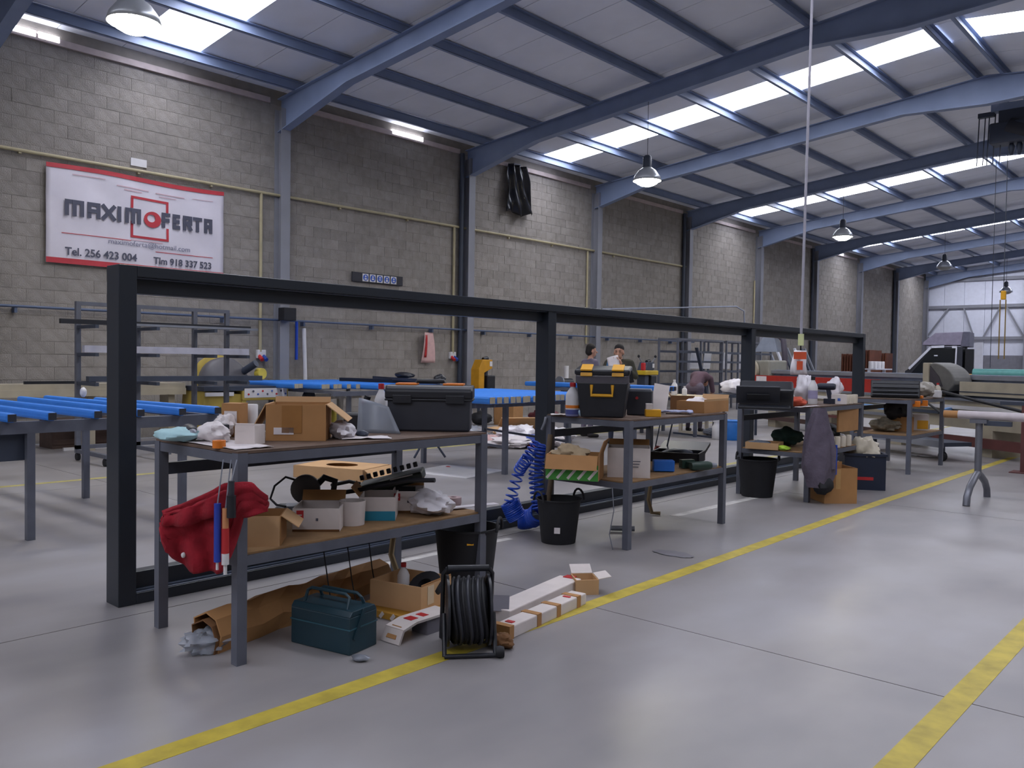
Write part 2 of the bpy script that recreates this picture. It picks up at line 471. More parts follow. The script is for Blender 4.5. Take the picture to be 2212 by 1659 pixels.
# high-bay lamps
def lamp(x, y, z, lit, label):
    t = thing('high_bay_lamp', label, 'lamp', (x, y, z), 0, 'high-bay lamps under the roof')
    b = MB().lathe([(.275, 0), (.25, .09), (.17, .2), (.09, .26)], 24, cap=False); o = b.ob('shade', ALU if not lit else mat('lamp_reflector', 'b8bcc0', .35, metal=.5, var=.05), t, True, thick=.004)
    MB().lathe([(.09, .25), (.085, .46), (.05, .5)], 14).ob('ballast_housing', STEELD, t, True)
    MB().lathe([(.02, -.1), (.12, -.085), (.2, -.04), (.255, .03)], 20).ob('lens', emit('lamp_lit', 'fff6d8', LAMP_EMIT) if lit else mat('lamp_lens_off', '8a8a88', .3), t, True)
    top = zr(x) - .2 - .3
    MB().cyl((0, 0, .46), (0, 0, top - z), .006, 6).ob('cord', STEELD, t)
    return t
lamp(-9.1, 4.0, 4.93, True, 'lit high-bay lamp nearest the viewer, upper left beside the skylight')
lamp(-9.12, 13.95, 4.93, True, 'lit high-bay lamp hanging left of the white cable')
lamp(-9.1, 23.95, 5.03, True, 'lit high-bay lamp hanging right of the white cable')
lamp(-9.15, 34.1, 5.1, False, 'unlit grey high-bay lamp under the far rafters')
lamp(-9.2, 44.2, 4.9, False, 'dark unlit high-bay lamp in front of the end wall')

# ---- pipes and fittings on the left wall
b = MB().cyl((WX + .05, 1.5, 4.47), (WX + .05, 24, 4.52), .028, 10)
for y in (4.5, 6.3, 7.6, 10.4, 12.2, 15.5, 17.2, 20): b.bx(WX + .004, WX + .06, y - .02, y + .02, 4.43, 4.47)
tag(b.ob('beige_conduit', BEIGE, None, True), 'long beige conduit running along the wall above the banner', 'pipe')
for y, zb, lb in ((8.6, 1.5, 'first beige conduit dropping to a socket behind the yellow saw'), (13.62, 1.55, 'beige conduit dropping to a socket beside the second column'), (18.75, 1.9, 'beige conduit dropping beside the third column behind the workers'), (28.9, 1.5, 'farthest beige conduit dropping down the wall')):
    tag(MB().cyl((WX + .045, y, zb), (WX + .045, y, 4.47), .03, 10).ob('conduit_drop', BEIGE, None, True), lb, 'pipe')
b = MB().cyl((WX + .12, 1.5, 2.12), (WX + .12, 24.5, 2.1), .022, 10)
for k in range(13): b.bx(WX + .004, WX + .12, 2.7 + 1.7 * k, 2.74 + 1.7 * k, 2.02, 2.1)
tag(b.ob('air_pipe', BPIPE, None, True), 'long blue grey compressed air pipe with brackets along the wall', 'pipe')
tag(MB().tube([Vector((WX + .08, 20.2, 2.62)), onX(1300, 668, -13.75), onX(1590, 662, -13.75), onX(1607, 672, -13.75), onX(1609, 720, -13.75), onX(1609, 720, -13.75) + Vector((0, 0, -2.2))], .025, 8).ob('air_pipe', mat('pale_pipe', '8c92a4', .5), None, True), 'pale pipe bending down above the steel grid rack', 'pipe')
def socket(y, z, lb):
    t = thing('socket_box', lb, 'socket', (WX, y, z))
    MB().bx(0, .07, -.09, .09, -.02, .14).ob('housing', WPLA, t, bevel=.008)
    for dy, m in ((-.045, REDM), (.045, mat('blue_plastic', '27479c', .5))):
        MB().cyl((.05, dy, .02), (.16, dy, -.05), .038, 12).ob('socket_outlet', m, t, True)
socket(8.62, 1.4, 'red and blue power socket box behind the yellow saw')
socket(13.62, 1.45, 'red and blue power socket box by the second column')
# dark box on the first column, blue hose, white tube
tag(MB().bx(WX + .25, WX + .45, 8.85, 9.12, 2.1, 2.34).ob('junction_box', RUBBER, None, bevel=.01), 'dark junction box on the first column', 'box')
tag(MB().cyl((WX + .14, 9.33, 1.36), (WX + .14, 9.33, 2.1), .03, 8).ob('air_hose', BLUEH, None, True), 'short blue hose hanging from the wall air pipe', 'hose')
tag(MB().cyl((WX + .12, 9.55, .9), (WX + .06, 9.55, 1.98), .04, 10).ob('leaning_tube', WPLA, None, True), 'white plastic tube standing against the block wall', 'tube')

# ---- banner
P0 = Vector((WX + .05, 4.86, 2.83)); BWD, BHT = 2.97, 1.54
t = thing('banner', 'white vinyl company banner with red stripes hung on the block wall', 'banner', P0)
def ban(u, v):
    s = .018 * math.sin(u * 9 + v * 5) * (1 - abs(2 * v - 1) * .5) + .014 * noise.noise((u * 5, v * 4, 1))
    return (abs(s) * .9, u * BWD, v * BHT + .02 * math.sin(u * 6.3) * v)
MB().grid(ban, 40, 20).ob('cloth', BANNERM, t, True, thick=.004)
def bstrip(u0, u1, v0, v1, m, nm, off=.012):
    n = max(2, int((u1 - u0) * 30)); b = MB()
    b.grid(lambda a, c: (ban(u0 + (u1 - u0) * a, v0 + (v1 - v0) * c)[0] + off, (u0 + (u1 - u0) * a) * BWD, ban(u0 + (u1 - u0) * a, v0 + (v1 - v0) * c)[2]), n, 1)
    return b.ob(nm, m, t, thick=.002)
bstrip(0, 1, .955, 1, BANRED, 'red_stripe'); bstrip(0, 1, 0, .055, BANRED, 'red_stripe')
bstrip(.075, .44, .305, .312, BANRED, 'red_rule'); bstrip(.58, .93, .215, .222, BANRED, 'red_rule')
for u0, u1, v0, v1 in ((.36, .54, .865, .875), (.4, .5, .835, .845), (.58, .75, .86, .87), (.6, .7, .83, .838), (.44, .62, .315, .325), (.13, .3, .905, .913), (.8, .93, .87, .876)):
    bstrip(u0, u1, v0, v1, BANFAINT, 'faint_line')
sq = [(.438, .655, .345, .37), (.438, .655, .765, .79), (.438, .452, .345, .52), (.438, .452, .66, .79), (.641, .655, .345, .49), (.641, .655, .655, .79)]
for q in sq: bstrip(*q, BANRED, 'red_square_line')
XB = .034
def strokes(nm, segs, x0, w, z0, h, th, m):
    b = MB()
    for k, ((a, c), (d, e)) in enumerate(segs):
        p = Vector((.0012 * k, x0 + a * w, z0 + c * h)); q = Vector((.0012 * k, x0 + d * w, z0 + e * h)); dr = (q - p).normalized()
        b.bar(p - dr * th / 2, q + dr * th / 2, th, .004, upv=(1, 0, 0))
    o = b.ob(nm, m, t); o.location = (XB, 0, 0); return o
LET = {'M': [((0, 0), (0, 1)), ((0, 1), (1, 1)), ((1, 1), (1, 0)), ((.5, 0), (.5, 1))], 'A': [((0, 0), (0, 1)), ((0, 1), (1, 1)), ((1, 1), (1, 0)), ((0, .45), (1, .45))],
       'X': [((0, 0), (1, 1)), ((0, 1), (1, 0))], 'I': [((0, 0), (0, 1))], 'F': [((0, 0), (0, 1)), ((0, 1), (1, 1)), ((0, .5), (.85, .5))],
       'E': [((0, 0), (0, 1)), ((0, 1), (1, 1)), ((0, .5), (.85, .5)), ((0, 0), (1, 0))], 'R': [((0, 0), (0, 1)), ((0, 1), (1, 1)), ((1, 1), (1, .5)), ((0, .5), (1, .5)), ((.5, .5), (1, 0))],
       'T': [((.5, 0), (.5, 1)), ((0, 1), (1, 1))]}
def word(lst):
    for ch, u0, u1 in lst:
        th = .062; strokes('letter', LET[ch], u0 * BWD + th / 2, max(0, (u1 - u0) * BWD - th), .79, .19, th, BANGREY)
word([('M', .09, .187), ('A', .204, .272), ('X', .278, .354), ('I', .363, .385), ('M', .405, .493)])
xo = 1.64
ro = MB(); n = 28
for k in range(n):
    a, c = 2 * math.pi * k / n, 2 * math.pi * (k + 1) / n
    ri = lambda w: .068 + .0 * w
    cx = lambda w, r: (0, xo + r * math.cos(w), .885 + r * .92 * math.sin(w))
    th = lambda w: .075 + .03 * math.cos(w + .8)
    ro.add([cx(a, .07), cx(c, .07), cx(c, .07 + th(c)), cx(a, .07 + th(a))], [(0, 1, 2, 3)])
o = ro.ob('letter', BANRED, t, thick=.004); o.location = (XB, 0, 0)
word([('F', .612, .663), ('E', .677, .722), ('R', .739, .796), ('T', .80, .858), ('A', .87, .923)])
RT = (R(90), 0, R(90))
text_mesh('maximoferta@hotmail.com', .12, mat('banner_soft_grey', '77788c', .6), 'email_text', t, (XB, .93, .39), RT, 0, 1.05)
text_mesh('Tel. 256 423 004', .17, BANGREY, 'phone_text', t, (XB, .27, .14), RT, .004, .97)
text_mesh('Tlm 918 337 523', .16, BANGREY, 'phone_text', t, (XB, 1.68, .13), RT, .004, .95)
tag(MB().bx(WX, WX + .02, 6.18, 6.45, 4.56, 4.69).ob('wall_plate', WPLA, None, bevel=.004), 'small white plate on the wall above the banner', 'sign')

# ---- dark notice board with five blue pictograms
t = thing('notice_board', 'long dark notice board with five blue safety pictograms', 'sign', (WX + .02, 10.72, 3.0))
MB().bx(0, .03, 0, 1.36, 0, .2).ob('board', mat('dark_board', '2c2c34', .7), t, bevel=.005)
for k in range(5):
    y = .26 + .19 * k
    s = MB().bx(.03, .036, y, y + .155, .02, .18).ob('pictogram', WPLA, t)
    MB().cyl((.035, y + .077, .1), (.04, y + .077, .1), .066, 18).ob('blue_disc', mat('sign_blue', '2f57b4', .6), s)
    b = MB(); b.cyl((.039, y + .077, .125), (.043, y + .077, .125), .02, 10); b.bx(.039, .043, y + .05, y + .104, .055 + .008 * (k % 3), .09 + .006 * (k % 2)); b.ob('white_symbol', WPLA, s)
t = thing('wall_lamp', 'small white bulkhead fitting under the notice board', 'lamp', (WX, 11.35, 2.78))
MB().lathe([(.11, 0), (.11, .05), (.09, .09), (.04, .11)], 14, ax=(1, 0, 0)).ob('cover', WPLA, t, True)
# ---- curled calendar
t = thing('calendar', 'curled pink and white calendar hanging on the wall', 'calendar', (WX + .03, 12.62, 1.33))
MB().grid(lambda u, v: (.03 + .16 * (1 - v) * u * .5 + .12 * (1 - u) ** 2 * (v) + .03 * math.sin(3 * v), u * .36, v * .68), 8, 10).ob('page', mat('pink_paper', 'c9a5a2', .7, var=.12), t, True, thick=.003)
MB().grid(lambda u, v: (.045 + .16 * (1 - (.2 + .7 * v)) * .08 + .12 * (.8 - u * .12) ** 2 * (.2 + .7 * v) + .03 * math.sin(3 * (.2 + .7 * v)), .05 + u * .07, .12 + v * .5), 2, 8).ob('red_panel', REDM, t, True, thick=.003)
# ---- black plastic sheet hung at the eave
t = thing('black_sheet', 'crumpled black plastic sheet hanging from the eave', 'plastic sheet', (WX + .06, 15.15, 5.05))
def bag(u, v):
    w = .62 + .42 * (1 - v) ** .8
    y = .5 + (u - .5) * w + .1 * (1 - v)
    return (.12 + .07 * math.sin(u * 17 + v * 5) * (1 - .4 * v) + .06 * noise.noise((u * 4, v * 3, 2)), y, v * 1.2 + (.06 * math.sin(u * 9)) * (1 - v))
MB().grid(bag, 36, 24).ob('film', BLACKB, t, True, thick=.004)
MB().cyl((.1, .36, 1.22), (.1, .62, 1.22), .02, 8).ob('hanging_rod', GREY, t)

# ================================================================ BIG DARK FRAME
FX = -4.70
t = thing('shopfront_structure', 'large anthracite aluminium frame of three open bays standing behind the workbenches', 'frame', (FX - .08, 7.7, 0))
def fr(nm, b, m=ANTH):
    o = b.ob(nm, m, t, bevel=.004); o.matrix_parent_inverse = Matrix.Translation(-t.location); return o
YA, YB, ZT = 1.985, 13.42, 1.9
# bottom and top rail: front lip, ledge and higher rear part
fr('bottom_rail', MB().bx(FX - .075, FX, YA + .1, YB - .1, 0, .062).bx(FX - .16, FX - .075, YA + .1, YB - .1, 0, .165))
fr('bottom_ledge', MB().bx(FX - .072, FX - .045, YA + .1, YB - .1, .062, .072).bx(FX - .03, FX - .006, YA + .1, YB - .1, .062, .068), ANTH2)
fr('top_rail', MB().bx(FX - .075, FX, YA + .1, YB - .1, ZT - .062, ZT).bx(FX - .16, FX - .075, YA + .1, YB - .1, ZT - .15, ZT))
fr('top_ledge', MB().bx(FX - .06, FX - .02, YA + .1, YB - .1, ZT - .07, ZT - .062), ANTH2)
for y0, y1 in ((YA, YA + .1), (YB - .1, YB)):
    fr('end_post', MB().bx(FX - .16, FX, y0, y1, 0, ZT))
for y in (5.745, 9.63):
    fr('mullion', MB().bx(FX - .15, FX - .01, y - .055, y + .055, .16, ZT - .06))

# ================================================================ WORKBENCHES
def bench(x0, x1, y0, y1, label):
    """x0/x1, y0/y1: leg centres (back/front, near/far)"""
    t = thing('workbench', label, 'workbench', ((x0 + x1) / 2, (y0 + y1) / 2, 0), 0, 'steel workbenches in a row before the frame')
    w, l = (x1 - x0) / 2, (y1 - y0) / 2
    g = MB().bx(-.025, .025, -.025, .025, 0, .965)
    src = None
    for sx in (-1, 1):
        for sy in (-1, 1):
            if src is None:
                src = g.ob('leg', BENCHM, t); src.location = (sx * w, sy * l, 0)
            else: inst(src, t, (sx * w, sy * l, 0))
    for z, nm in ((.94, 'top_rail'), (.475, 'shelf_rail')):
        for sx in (-1, 1): MB().bx(sx * w - .02, sx * w + .02, -l + .025, l - .025, z - .025, z + .02).ob(nm, BENCHM, t)
        for sy in (-1, 1): MB().bx(-w + .02, w - .02, sy * l - .02, sy * l + .02, z - .025, z + .02).ob(nm, BENCHM, t)
    MB().bx(-w - .02, w + .02, -l - .02, l + .02, .962, .975).ob('bench_top', WOODD, t)
    MB().bx(-w + .02, w + .005, -l - .005, l + .005, .496, .505).ob('shelf_board', WOOD, t)
    MB().bx(-w - .015, -w + .015, -l + .025, l - .025, .79, .85).ob('back_rail', STEELD, t)
    return t
bench(-4.22, -3.455, 2.0, 3.57, 'nearest steel workbench, with the red jacket hung on its leg')
bench(-4.3, -3.545, 5.24, 6.7, 'second steel workbench, with the open yellow and black toolbox on it')
bench(-4.24, -3.49, 8.4, 9.86, 'third steel workbench, with the grey overall hanging from it')
bench(-4.19, -3.465, 11.55, 13.0, 'farthest steel workbench, with a dark plastic tray on its near end')
ZB, ZS = .976, .506

# ---------------------------------------------------------------- item builders
def carton(nm, label, loc, size, rz, m, flaps=(), cat='box', inner=None, lid=False, extra=None):
    w, d, h = size; q = .006
    t = thing(nm, label, cat, loc, rz)
    b = MB().bx(-w / 2, w / 2, -d / 2, d / 2, 0, q)
    b.bx(-w / 2, w / 2, -d / 2, -d / 2 + q, q, h).bx(-w / 2, w / 2, d / 2 - q, d / 2, q, h).bx(-w / 2, -w / 2 + q, -d / 2 + q, d / 2 - q, q, h).bx(w / 2 - q, w / 2, -d / 2 + q, d / 2 - q, q, h)
    if lid: b.bx(-w / 2, w / 2, -d / 2, d / 2, h, h + q)
    b.ob('carton_body', m, t)
    for side, ang, ln in flaps:
        a = R(ang)
        wd = w if side in 'fb' else d
        f = MB().bx(-wd / 2 + .004, wd / 2 - .004, 0, q * .7, 0, ln).ob('flap', inner or m, t)
        ry = {'f': 0, 'b': math.pi, 'l': -math.pi / 2, 'r': math.pi / 2}[side]     # f = -y side
        pos = {'f': (0, -d / 2, h), 'b': (0, d / 2, h), 'l': (-w / 2, 0, h), 'r': (w / 2, 0, h)}[side]
        f.location = pos; f.rotation_euler = Euler((a, 0, ry), 'XYZ')
    return t
def patch(t, nm, m, c, size, rot=None):
    return MB().box(c, size, rot).ob(nm, m, t)
def bottle(nm, label, loc, r, h, m, capm, labm=None, lz=(.1, .35), liquid=None, cat='bottle', neck=.35):
    t = thing(nm, label, cat, loc)
    MB().lathe([(r * .92, 0), (r, .01), (r, h * .62), (r * .8, h * .72), (r * neck, h * .86), (r * neck, h * .9)], 18).ob('bottle_body', m, t, True)
    MB().lathe([(r * neck * 1.25, h * .88), (r * neck * 1.25, h), (r * neck, h * 1.005)], 14).ob('cap', capm, t, True)
    if labm: MB().lathe([(r * 1.012, h * lz[0]), (r * 1.012, h * lz[1])], 18, cap=False).ob('bottle_label', labm, t, True)
    if liquid: MB().lathe([(r * .94, 0), (r * 1.006, .012), (r * 1.006, h * .2)], 18, cap=False).ob('liquid_band', liquid, t, True)
    return t
def bucket(label, loc, r, h, rz=0.0, mark=None, fill=None):
    t = thing('bucket', label, 'bucket', loc, rz)
    MB().lathe([(r * .76, 0), (r * .97, h * .97), (r * 1.02, h * .97), (r * 1.02, h), (r * .96, h), (r * .74, .012), (0.001, .012)], 28).ob('bucket_body', RUBBER, t, True)
    for s in (-1, 1):
        pts = [(s * (r * 1.0 + .0), -.07 + .0, h * .97)]
        pts = [(s * r * .97 + s * .012, .075 * math.cos(a), h * .96 + .075 * math.sin(a)) for a in [math.pi * k / 8 for k in range(9)]]
        MB().tube(pts, .009, 8).ob('handle', RUBBER, t, True)
    if mark: MB().box((r * .9 * math.cos(mark[1]), r * .9 * math.sin(mark[1]), h * mark[2]), (.008, mark[3], mark[3]), (0, -.2, mark[1])).ob('sticker', mark[0], t)
    return t
def lump(nm, label, loc, size, m, seed, cat, amp=.4, fr=2.2, rz=0.0, n=30):
    o = MB().blob((0, 0, 0), size, seed, amp, fr, n).ob(nm, m, None, True)
    place(o, loc, rz); return tag(o, label, cat)
def drill(label, loc, rz, m=PLASTB2, lying=True, accent=None):
    t = thing('cordless_drill', label, 'drill', loc, rz)
    rr = (R(90), 0, 0) if lying else (0, 0, 0)
    z = .04 if lying else .0
    def p(b, nm, mm):
        o = b.ob(nm, mm, t, True); o.rotation_euler = rr; o.location = (0, 0, z); return o
    p(MB().lathe([(.03, -.1), (.038, -.08), (.038, .06), (.03, .09)], 14, c=(0, 0, .19), ax=(1, 0, 0)), 'motor_housing', m)
    p(MB().lathe([(.026, .09), (.02, .14), (.008, .15)], 12, c=(0, 0, .19), ax=(1, 0, 0)), 'chuck', GREY)
    p(MB().bar((-.02, 0, .19), (-.05, 0, .05), .038, .045), 'grip', accent or m)
    p(MB().box((-.045, 0, .03), (.12, .07, .055)), 'battery', accent or m)
    return t
def sheetpaper(label, loc, size, rz, m=PAPER, seed=0, curl=.012):
    o = MB().grid(lambda u, v: ((u - .5) * size[0], (v - .5) * size[1], .003 + curl * abs(noise.noise((u * 3, v * 3, seed)))), 8, 8).ob('paper_sheet', m, None, True, thick=.0015)
    place(o, loc, rz); return tag(o, label, 'paper')

# ---------------------------------------------------------------- on the nearest bench
VY = R(35)       # things turned to face the viewer roughly
lump('cloth', 'pale blue crumpled cloth on the near corner of the nearest bench', bt(385, -4.02, ZB), (.26, .2, .07), CLOTHB, 1, 'cloth', .3)
lump('crumpled_paper', 'crumpled white paper ball beside the pale blue cloth', bt(462, -3.86, ZB), (.2, .13, .1), PAPER, 2, 'paper', .5, 3)
lump('crumpled_paper', 'small crumpled white paper on the dark drill', bt(484, -4.1, ZB), (.14, .1, .12), PAPER, 5, 'paper', .5, 3)
tag(MB().lathe([(.03, 0), (.03, .035), (.012, .035), (.012, 0)], 16).ob('tape_reel', OPL, None, True), 'small orange spool before the crumpled paper', 'spool').location = bt(474, -3.62, ZB)
sheetpaper('white sheet lying under the pale blue cloth at the bench corner', Vector((-3.84, 2.09, ZB)), (.72, .2), 0, PAPER, 1)
drill('dark cordless drill lying behind the crumpled paper on the nearest bench', bt(496, -3.98, ZB), R(-20), PLASTB2)
t = carton('small_box', 'small brown carton with white label behind the drill', bt(508, -4.13, ZB), (.1, .1, .17), VY, CARD, lid=True)
patch(t, 'white_label', PAPER, (0, -.052, .1), (.07, .002, .07))
o = MB().lathe([(.03, 0), (.032, .16), (.028, .165)], 16).ob('white_cup_stack', WPLA, None, True); place(o, bt(545, -4.16, ZB)); tag(o, 'white paper tube standing between two cartons', 'tube')
t = carton('small_box', 'small grey white carton left of the large open carton', bt(541, -3.68, ZB), (.1, .12, .095), VY, WCARD, [('f', 15, .01)])
pc = on(646, 958, ZB)
t = carton('open_carton', 'large open brown carton with raised flaps on the nearest bench', bt(648, -3.78, ZB), (.3, .26, .185), R(48), CARD, [('l', 152, .15), ('r', 128, .14), ('b', 12, .03)], inner=CARDL)
patch(t, 'white_label', PAPER, (-.06, -.132, .05), (.1, .002, .035))
patch(t, 'packing_tape', mat('brown_tape', '94652f', .5), (-.02, -.132, .11), (.1, .002, .14))
lump('plastic_wrap', 'crumpled clear plastic wrap beside the open carton', bt(740, -3.66, ZB), (.17, .13, .09), WBAG, 8, 'plastic wrap', .6, 3)
sheetpaper('white sheet of paper in front of the plastic wrap', bt(790, -3.58, ZB), (.26, .16), R(60), PAPER, 4)
t = thing('bent_sheet', 'grey translucent bent plastic sheet leaning by the black toolbox', 'plastic sheet', bt(806, -3.78, ZB), R(40))
MB().grid(lambda u, v: (-.09 + u * .17 + .08 * (1 - v) * u, .03 * math.sin(u * 3) + .05 * v, .2 * v * (1 - .25 * u)), 8, 8).ob('film', mat('grey_film', '8c929e', .3, alpha=.75), t, True, thick=.003)
o = MB().blob((0, 0, 0), (.1, .06, .035), 3, .3).ob('metal_fitting', STEELD, None, True); place(o, bt(783, -3.66, ZB)); tag(o, 'small dark metal fitting at the bent sheet', 'fitting')
t = thing('power_tool', 'black power tool with red button behind the bent sheet', 'power tool', bt(772, -4.08, ZB), R(30))
MB().box((0, 0, .05), (.15, .08, .1)).ob('body', PLASTB, t, bevel=.015); MB().cyl((.03, 0, .1), (.07, 0, .2), .02, 10).ob('grip', PLASTB, t, True); MB().cyl((.05, -.02, .16), (.05, -.035, .165), .014, 8).ob('red_button', REDM, t)
bottle('spray_bottle', 'white and blue bottle with red cap left of the big black toolbox', bt(824, -4.12, ZB), .042, .27, WPLA, REDM, mat('blue_label', '5a6690', .6), (.08, .38))

# big black toolbox, closed, orange latches
tp = on(928, 934, ZB)
t = thing('toolbox', 'big closed black toolbox with two orange lid plates on the nearest bench', 'toolbox', bt(931, -3.76, ZB), R(42))
W, D, Hh = .52, .25, .19
MB().box((0, 0, Hh / 2), (W * .94, D * .92, Hh)).ob('body', PLASTB2, t, bevel=.012)
prof = [(-D / 2, Hh), (D / 2, Hh), (D / 2, Hh + .055), (D / 2 - .04, Hh + .082), (-D / 2 + .04, Hh + .082), (-D / 2, Hh + .055)]
MB().prism(prof, W, lambda a, c, w: (w - W / 2, a, c)).ob('lid', PLASTB, t, bevel=.012)
MB().box((0, 0, Hh - .004), (W, D, .012)).ob('rim', PLASTB, t, bevel=.004)
for s in (-1, 1):
    MB().box((s * W * .27, 0, Hh + .087), (W * .24, D * .6, .012)).ob('lid_plate', OPL, t, bevel=.003)
    MB().box((s * W * .3, -D / 2 - .006, Hh + .0), (.11, .012, .05)).ob('latch', PLASTB, t, bevel=.004)
MB().tube([(-.09, 0, Hh + .08), (-.08, 0, Hh + .105), (.08, 0, Hh + .105), (.09, 0, Hh + .08)], .012, 8).ob('handle', PLASTB, t, True)

# ---------------------------------------------------------------- lower shelf of the nearest bench
t = carton('open_carton', 'brown carton with a hanging flap on the shelf beside the red jacket', bt(572, -3.62, ZS), (.19, .22, .14), R(50), CARD, [('f', 176, .17), ('r', 125, .1), ('l', 70, .1)], inner=CARDL)
def logo_box(label, loc, size, rz, teal=False, lid=False):
    t = carton('white_carton', label, loc, size, rz, WCARD, [('b', 30, .06)] if not teal else [('l', 40, .07)], inner=CARD, lid=lid)
    w, d, h = size
    if teal: patch(t, 'teal_stripe', TEAL, (0, -d / 2 - .001, h * .2), (w, .002, h * .4))
    else:
        e = patch(t, 'red_emblem', REDM, (-w * .34, -d / 2 - .0015, h * .74), (.036, .002, .042))
        MB().box((-w * .34, -d / 2 - .003, h * .72), (.02, .001, .006)).ob('emblem_mark', WCARD, e)
        patch(t, 'small_print', BANGREY, (w * .02, -d / 2 - .001, h * .52), (.012, .001, .014))
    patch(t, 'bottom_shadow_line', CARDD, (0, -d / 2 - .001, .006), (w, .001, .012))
    return t
logo_box('white carton with red emblem, second from the red jacket on the shelf', bt(694, -3.72, ZS), (.24, .26, .12), R(46))
o = MB().lathe([(.065, 0), (.07, .1), (.072, .13), (.066, .13), (.062, .01)], 20).ob('paper_drum', WCARD, None, True); place(o, bt(764, -3.66, ZS)); tag(o, 'white round paper drum between the white cartons', 'drum')
logo_box('white carton with teal bottom stripe on the shelf', bt(822, -3.74, ZS), (.2, .26, .13), R(46), True)
logo_box('white carton with red emblem beside the white plastic bag', bt(886, -3.8, ZS), (.18, .24, .125), R(46))
lump('plastic_bag', 'knotted white plastic bag at the right end of the shelf', bt(935, -3.6, ZS), (.3, .22, .13), WBAG, 4, 'bag', .5, 2.6)
o = MB().box((0, 0, .01), (.06, .5, .006)).ob('foam_strip', WBAG, None); place(o, bt(1000, -3.6, ZS), R(-15)); tag(o, 'thin white foam strip sticking out past the bench leg', 'strip')
o = MB().lathe([(.045, 0), (.05, .01), (.05, .05), (.02, .05), (.02, .0)], 18).ob('tape_roll', mat('pinkish_tape', 'b09a9c', .6), None, True); place(o, bt(983, -3.72, ZS)); tag(o, 'pale tape roll behind the white plastic bag', 'tape')
# circular saw
t = thing('circular_saw', 'black circular saw with cable lying on the cartons of the shelf', 'saw', bt(662, -4.05, ZS), R(48))
MB().lathe([(.07, -.022), (.082, -.016), (.082, .016), (.07, .022)], 24, c=(0, 0, .15), ax=(0, 1, 0)).ob('blade_guard', mat('saw_guard', '4c4a4c', .45, metal=.3), t, True)
MB().box((.02, 0, .055), (.26, .12, .012)).ob('base_plate', GREY, t)
MB().cyl((0, .02, .15), (0, .15, .15), .045, 14).ob('motor', PLASTB, t, True)
MB().tube([(.05, .04, .16), (.1, .04, .21), (.16, .04, .19), (.15, .04, .12), (.08, .04, .1)], .02, 8).ob('rear_handle', PLASTB, t, True)
MB().tube([(-.05, .05, .19), (-.12, .06, .21), (-.18, .05, .16), (-.2, .03, .09), (-.16, .0, .06), (-.1, -.06, .06)], .007, 6).ob('cable', RUBBER, t, True)
MB().box((0, 0, .024), (.34, .26, .048)).ob('case_bottom', PLASTB2, t, bevel=.01)
o = MB().tube([(0, 0, .02), (.12, .1, .05), (.25, .18, .09), (.36, .28, .12), (.5, .36, .13)], .013, 8).ob('black_strap', PLASTB, None, True); place(o, bt(720, -3.95, ZS + .1), R(-8)); tag(o, 'black strap trailing from the circular saw to the dark tool case', 'strap')
# dark tool case, open, tilted
t = thing('tool_case', 'dark green plastic tool case lying open above the white cartons', 'tool case', bt(850, -4.02, ZS), R(44))
MB().box((0, 0, .14), (.4, .26, .06), (0, R(-14), 0)).ob('case_shell', mat('dark_green_plastic', '16241f', .45), t, bevel=.012)
b = MB()
for k in range(9): b.box((-.17 + .04 * k, -.115, .175 + .0105 * k), (.025, .03, .03), (0, R(-14), 0))
b.ob('moulded_ribs', PLASTB, t, bevel=.004)
MB().box((.07, -.125, .17), (.14, .008, .03), (0, R(-14), 0)).ob('white_label', PAPER, t)
MB().tube([(-.2, 0, .12), (-.27, .03, .13), (-.33, .0, .12), (-.36, -.06, .12)], .012, 8).ob('cable', RUBBER, t, True)
MB().box((0, 0, .06), (.3, .22, .12)).ob('case_foot', PLASTB, t)

# red fleece jacket hung on the near left leg
t = thing('jacket', 'red fleece jacket hanging on the near front leg of the first bench', 'jacket', (-3.46, 2.0, 0))
def interp(t, tab):
    for (a, p), (c, q) in zip(tab, tab[1:]):
        if t <= c: return p + (q - p) * (t - a) / (c - a)
    return tab[-1][1]
JT = [(-.33, .7), (-.16, .775), (-.05, .835), (.0, .84), (.08, .835), (.14, .78)]
JB = [(-.33, .63), (-.31, .54), (-.25, .47), (-.18, .437), (-.06, .435), (-.02, .52), (.02, .68), (.14, .71)]
def jack(u, v):
    # u across (0 = left in view), v 0 bottom .. 1 top
    a = -.33 + .47 * u
    top, bot = interp(a, JT), interp(a, JB)
    z = bot + (top - bot) * v
    f = .03 * math.sin(u * 24 + v * 2.5) * (1 - .55 * v) * (.4 + .6 * math.sin(math.pi * u)) + .03 * noise.noise((u * 6, v * 4, 3))
    return Vector((math.cos(YAW), math.sin(YAW), 0)) * a + Vector((.74, -.67, 0)) * (.06 + f) + Vector((0, 0, z))
MB().grid(jack, 34, 26).ob('fleece', REDJ, t, True, thick=.022)
b = MB().grid(lambda u, v: jack(.03 + .6 * u, .72 + .24 * v) + Vector((.03, -.027, -.015 + .02 * math.sin(v * 3))), 20, 4); b.ob('collar_fold', REDJ, t, True, thick=.02)
for u, v in ((.42, .74), (.22, .2)): MB().blob(jack(u, v) + Vector((.026, -.024, -.012)), (.02, .02, .024), 2, .2, flat=False).ob('white_toggle', WPLA, t, True)
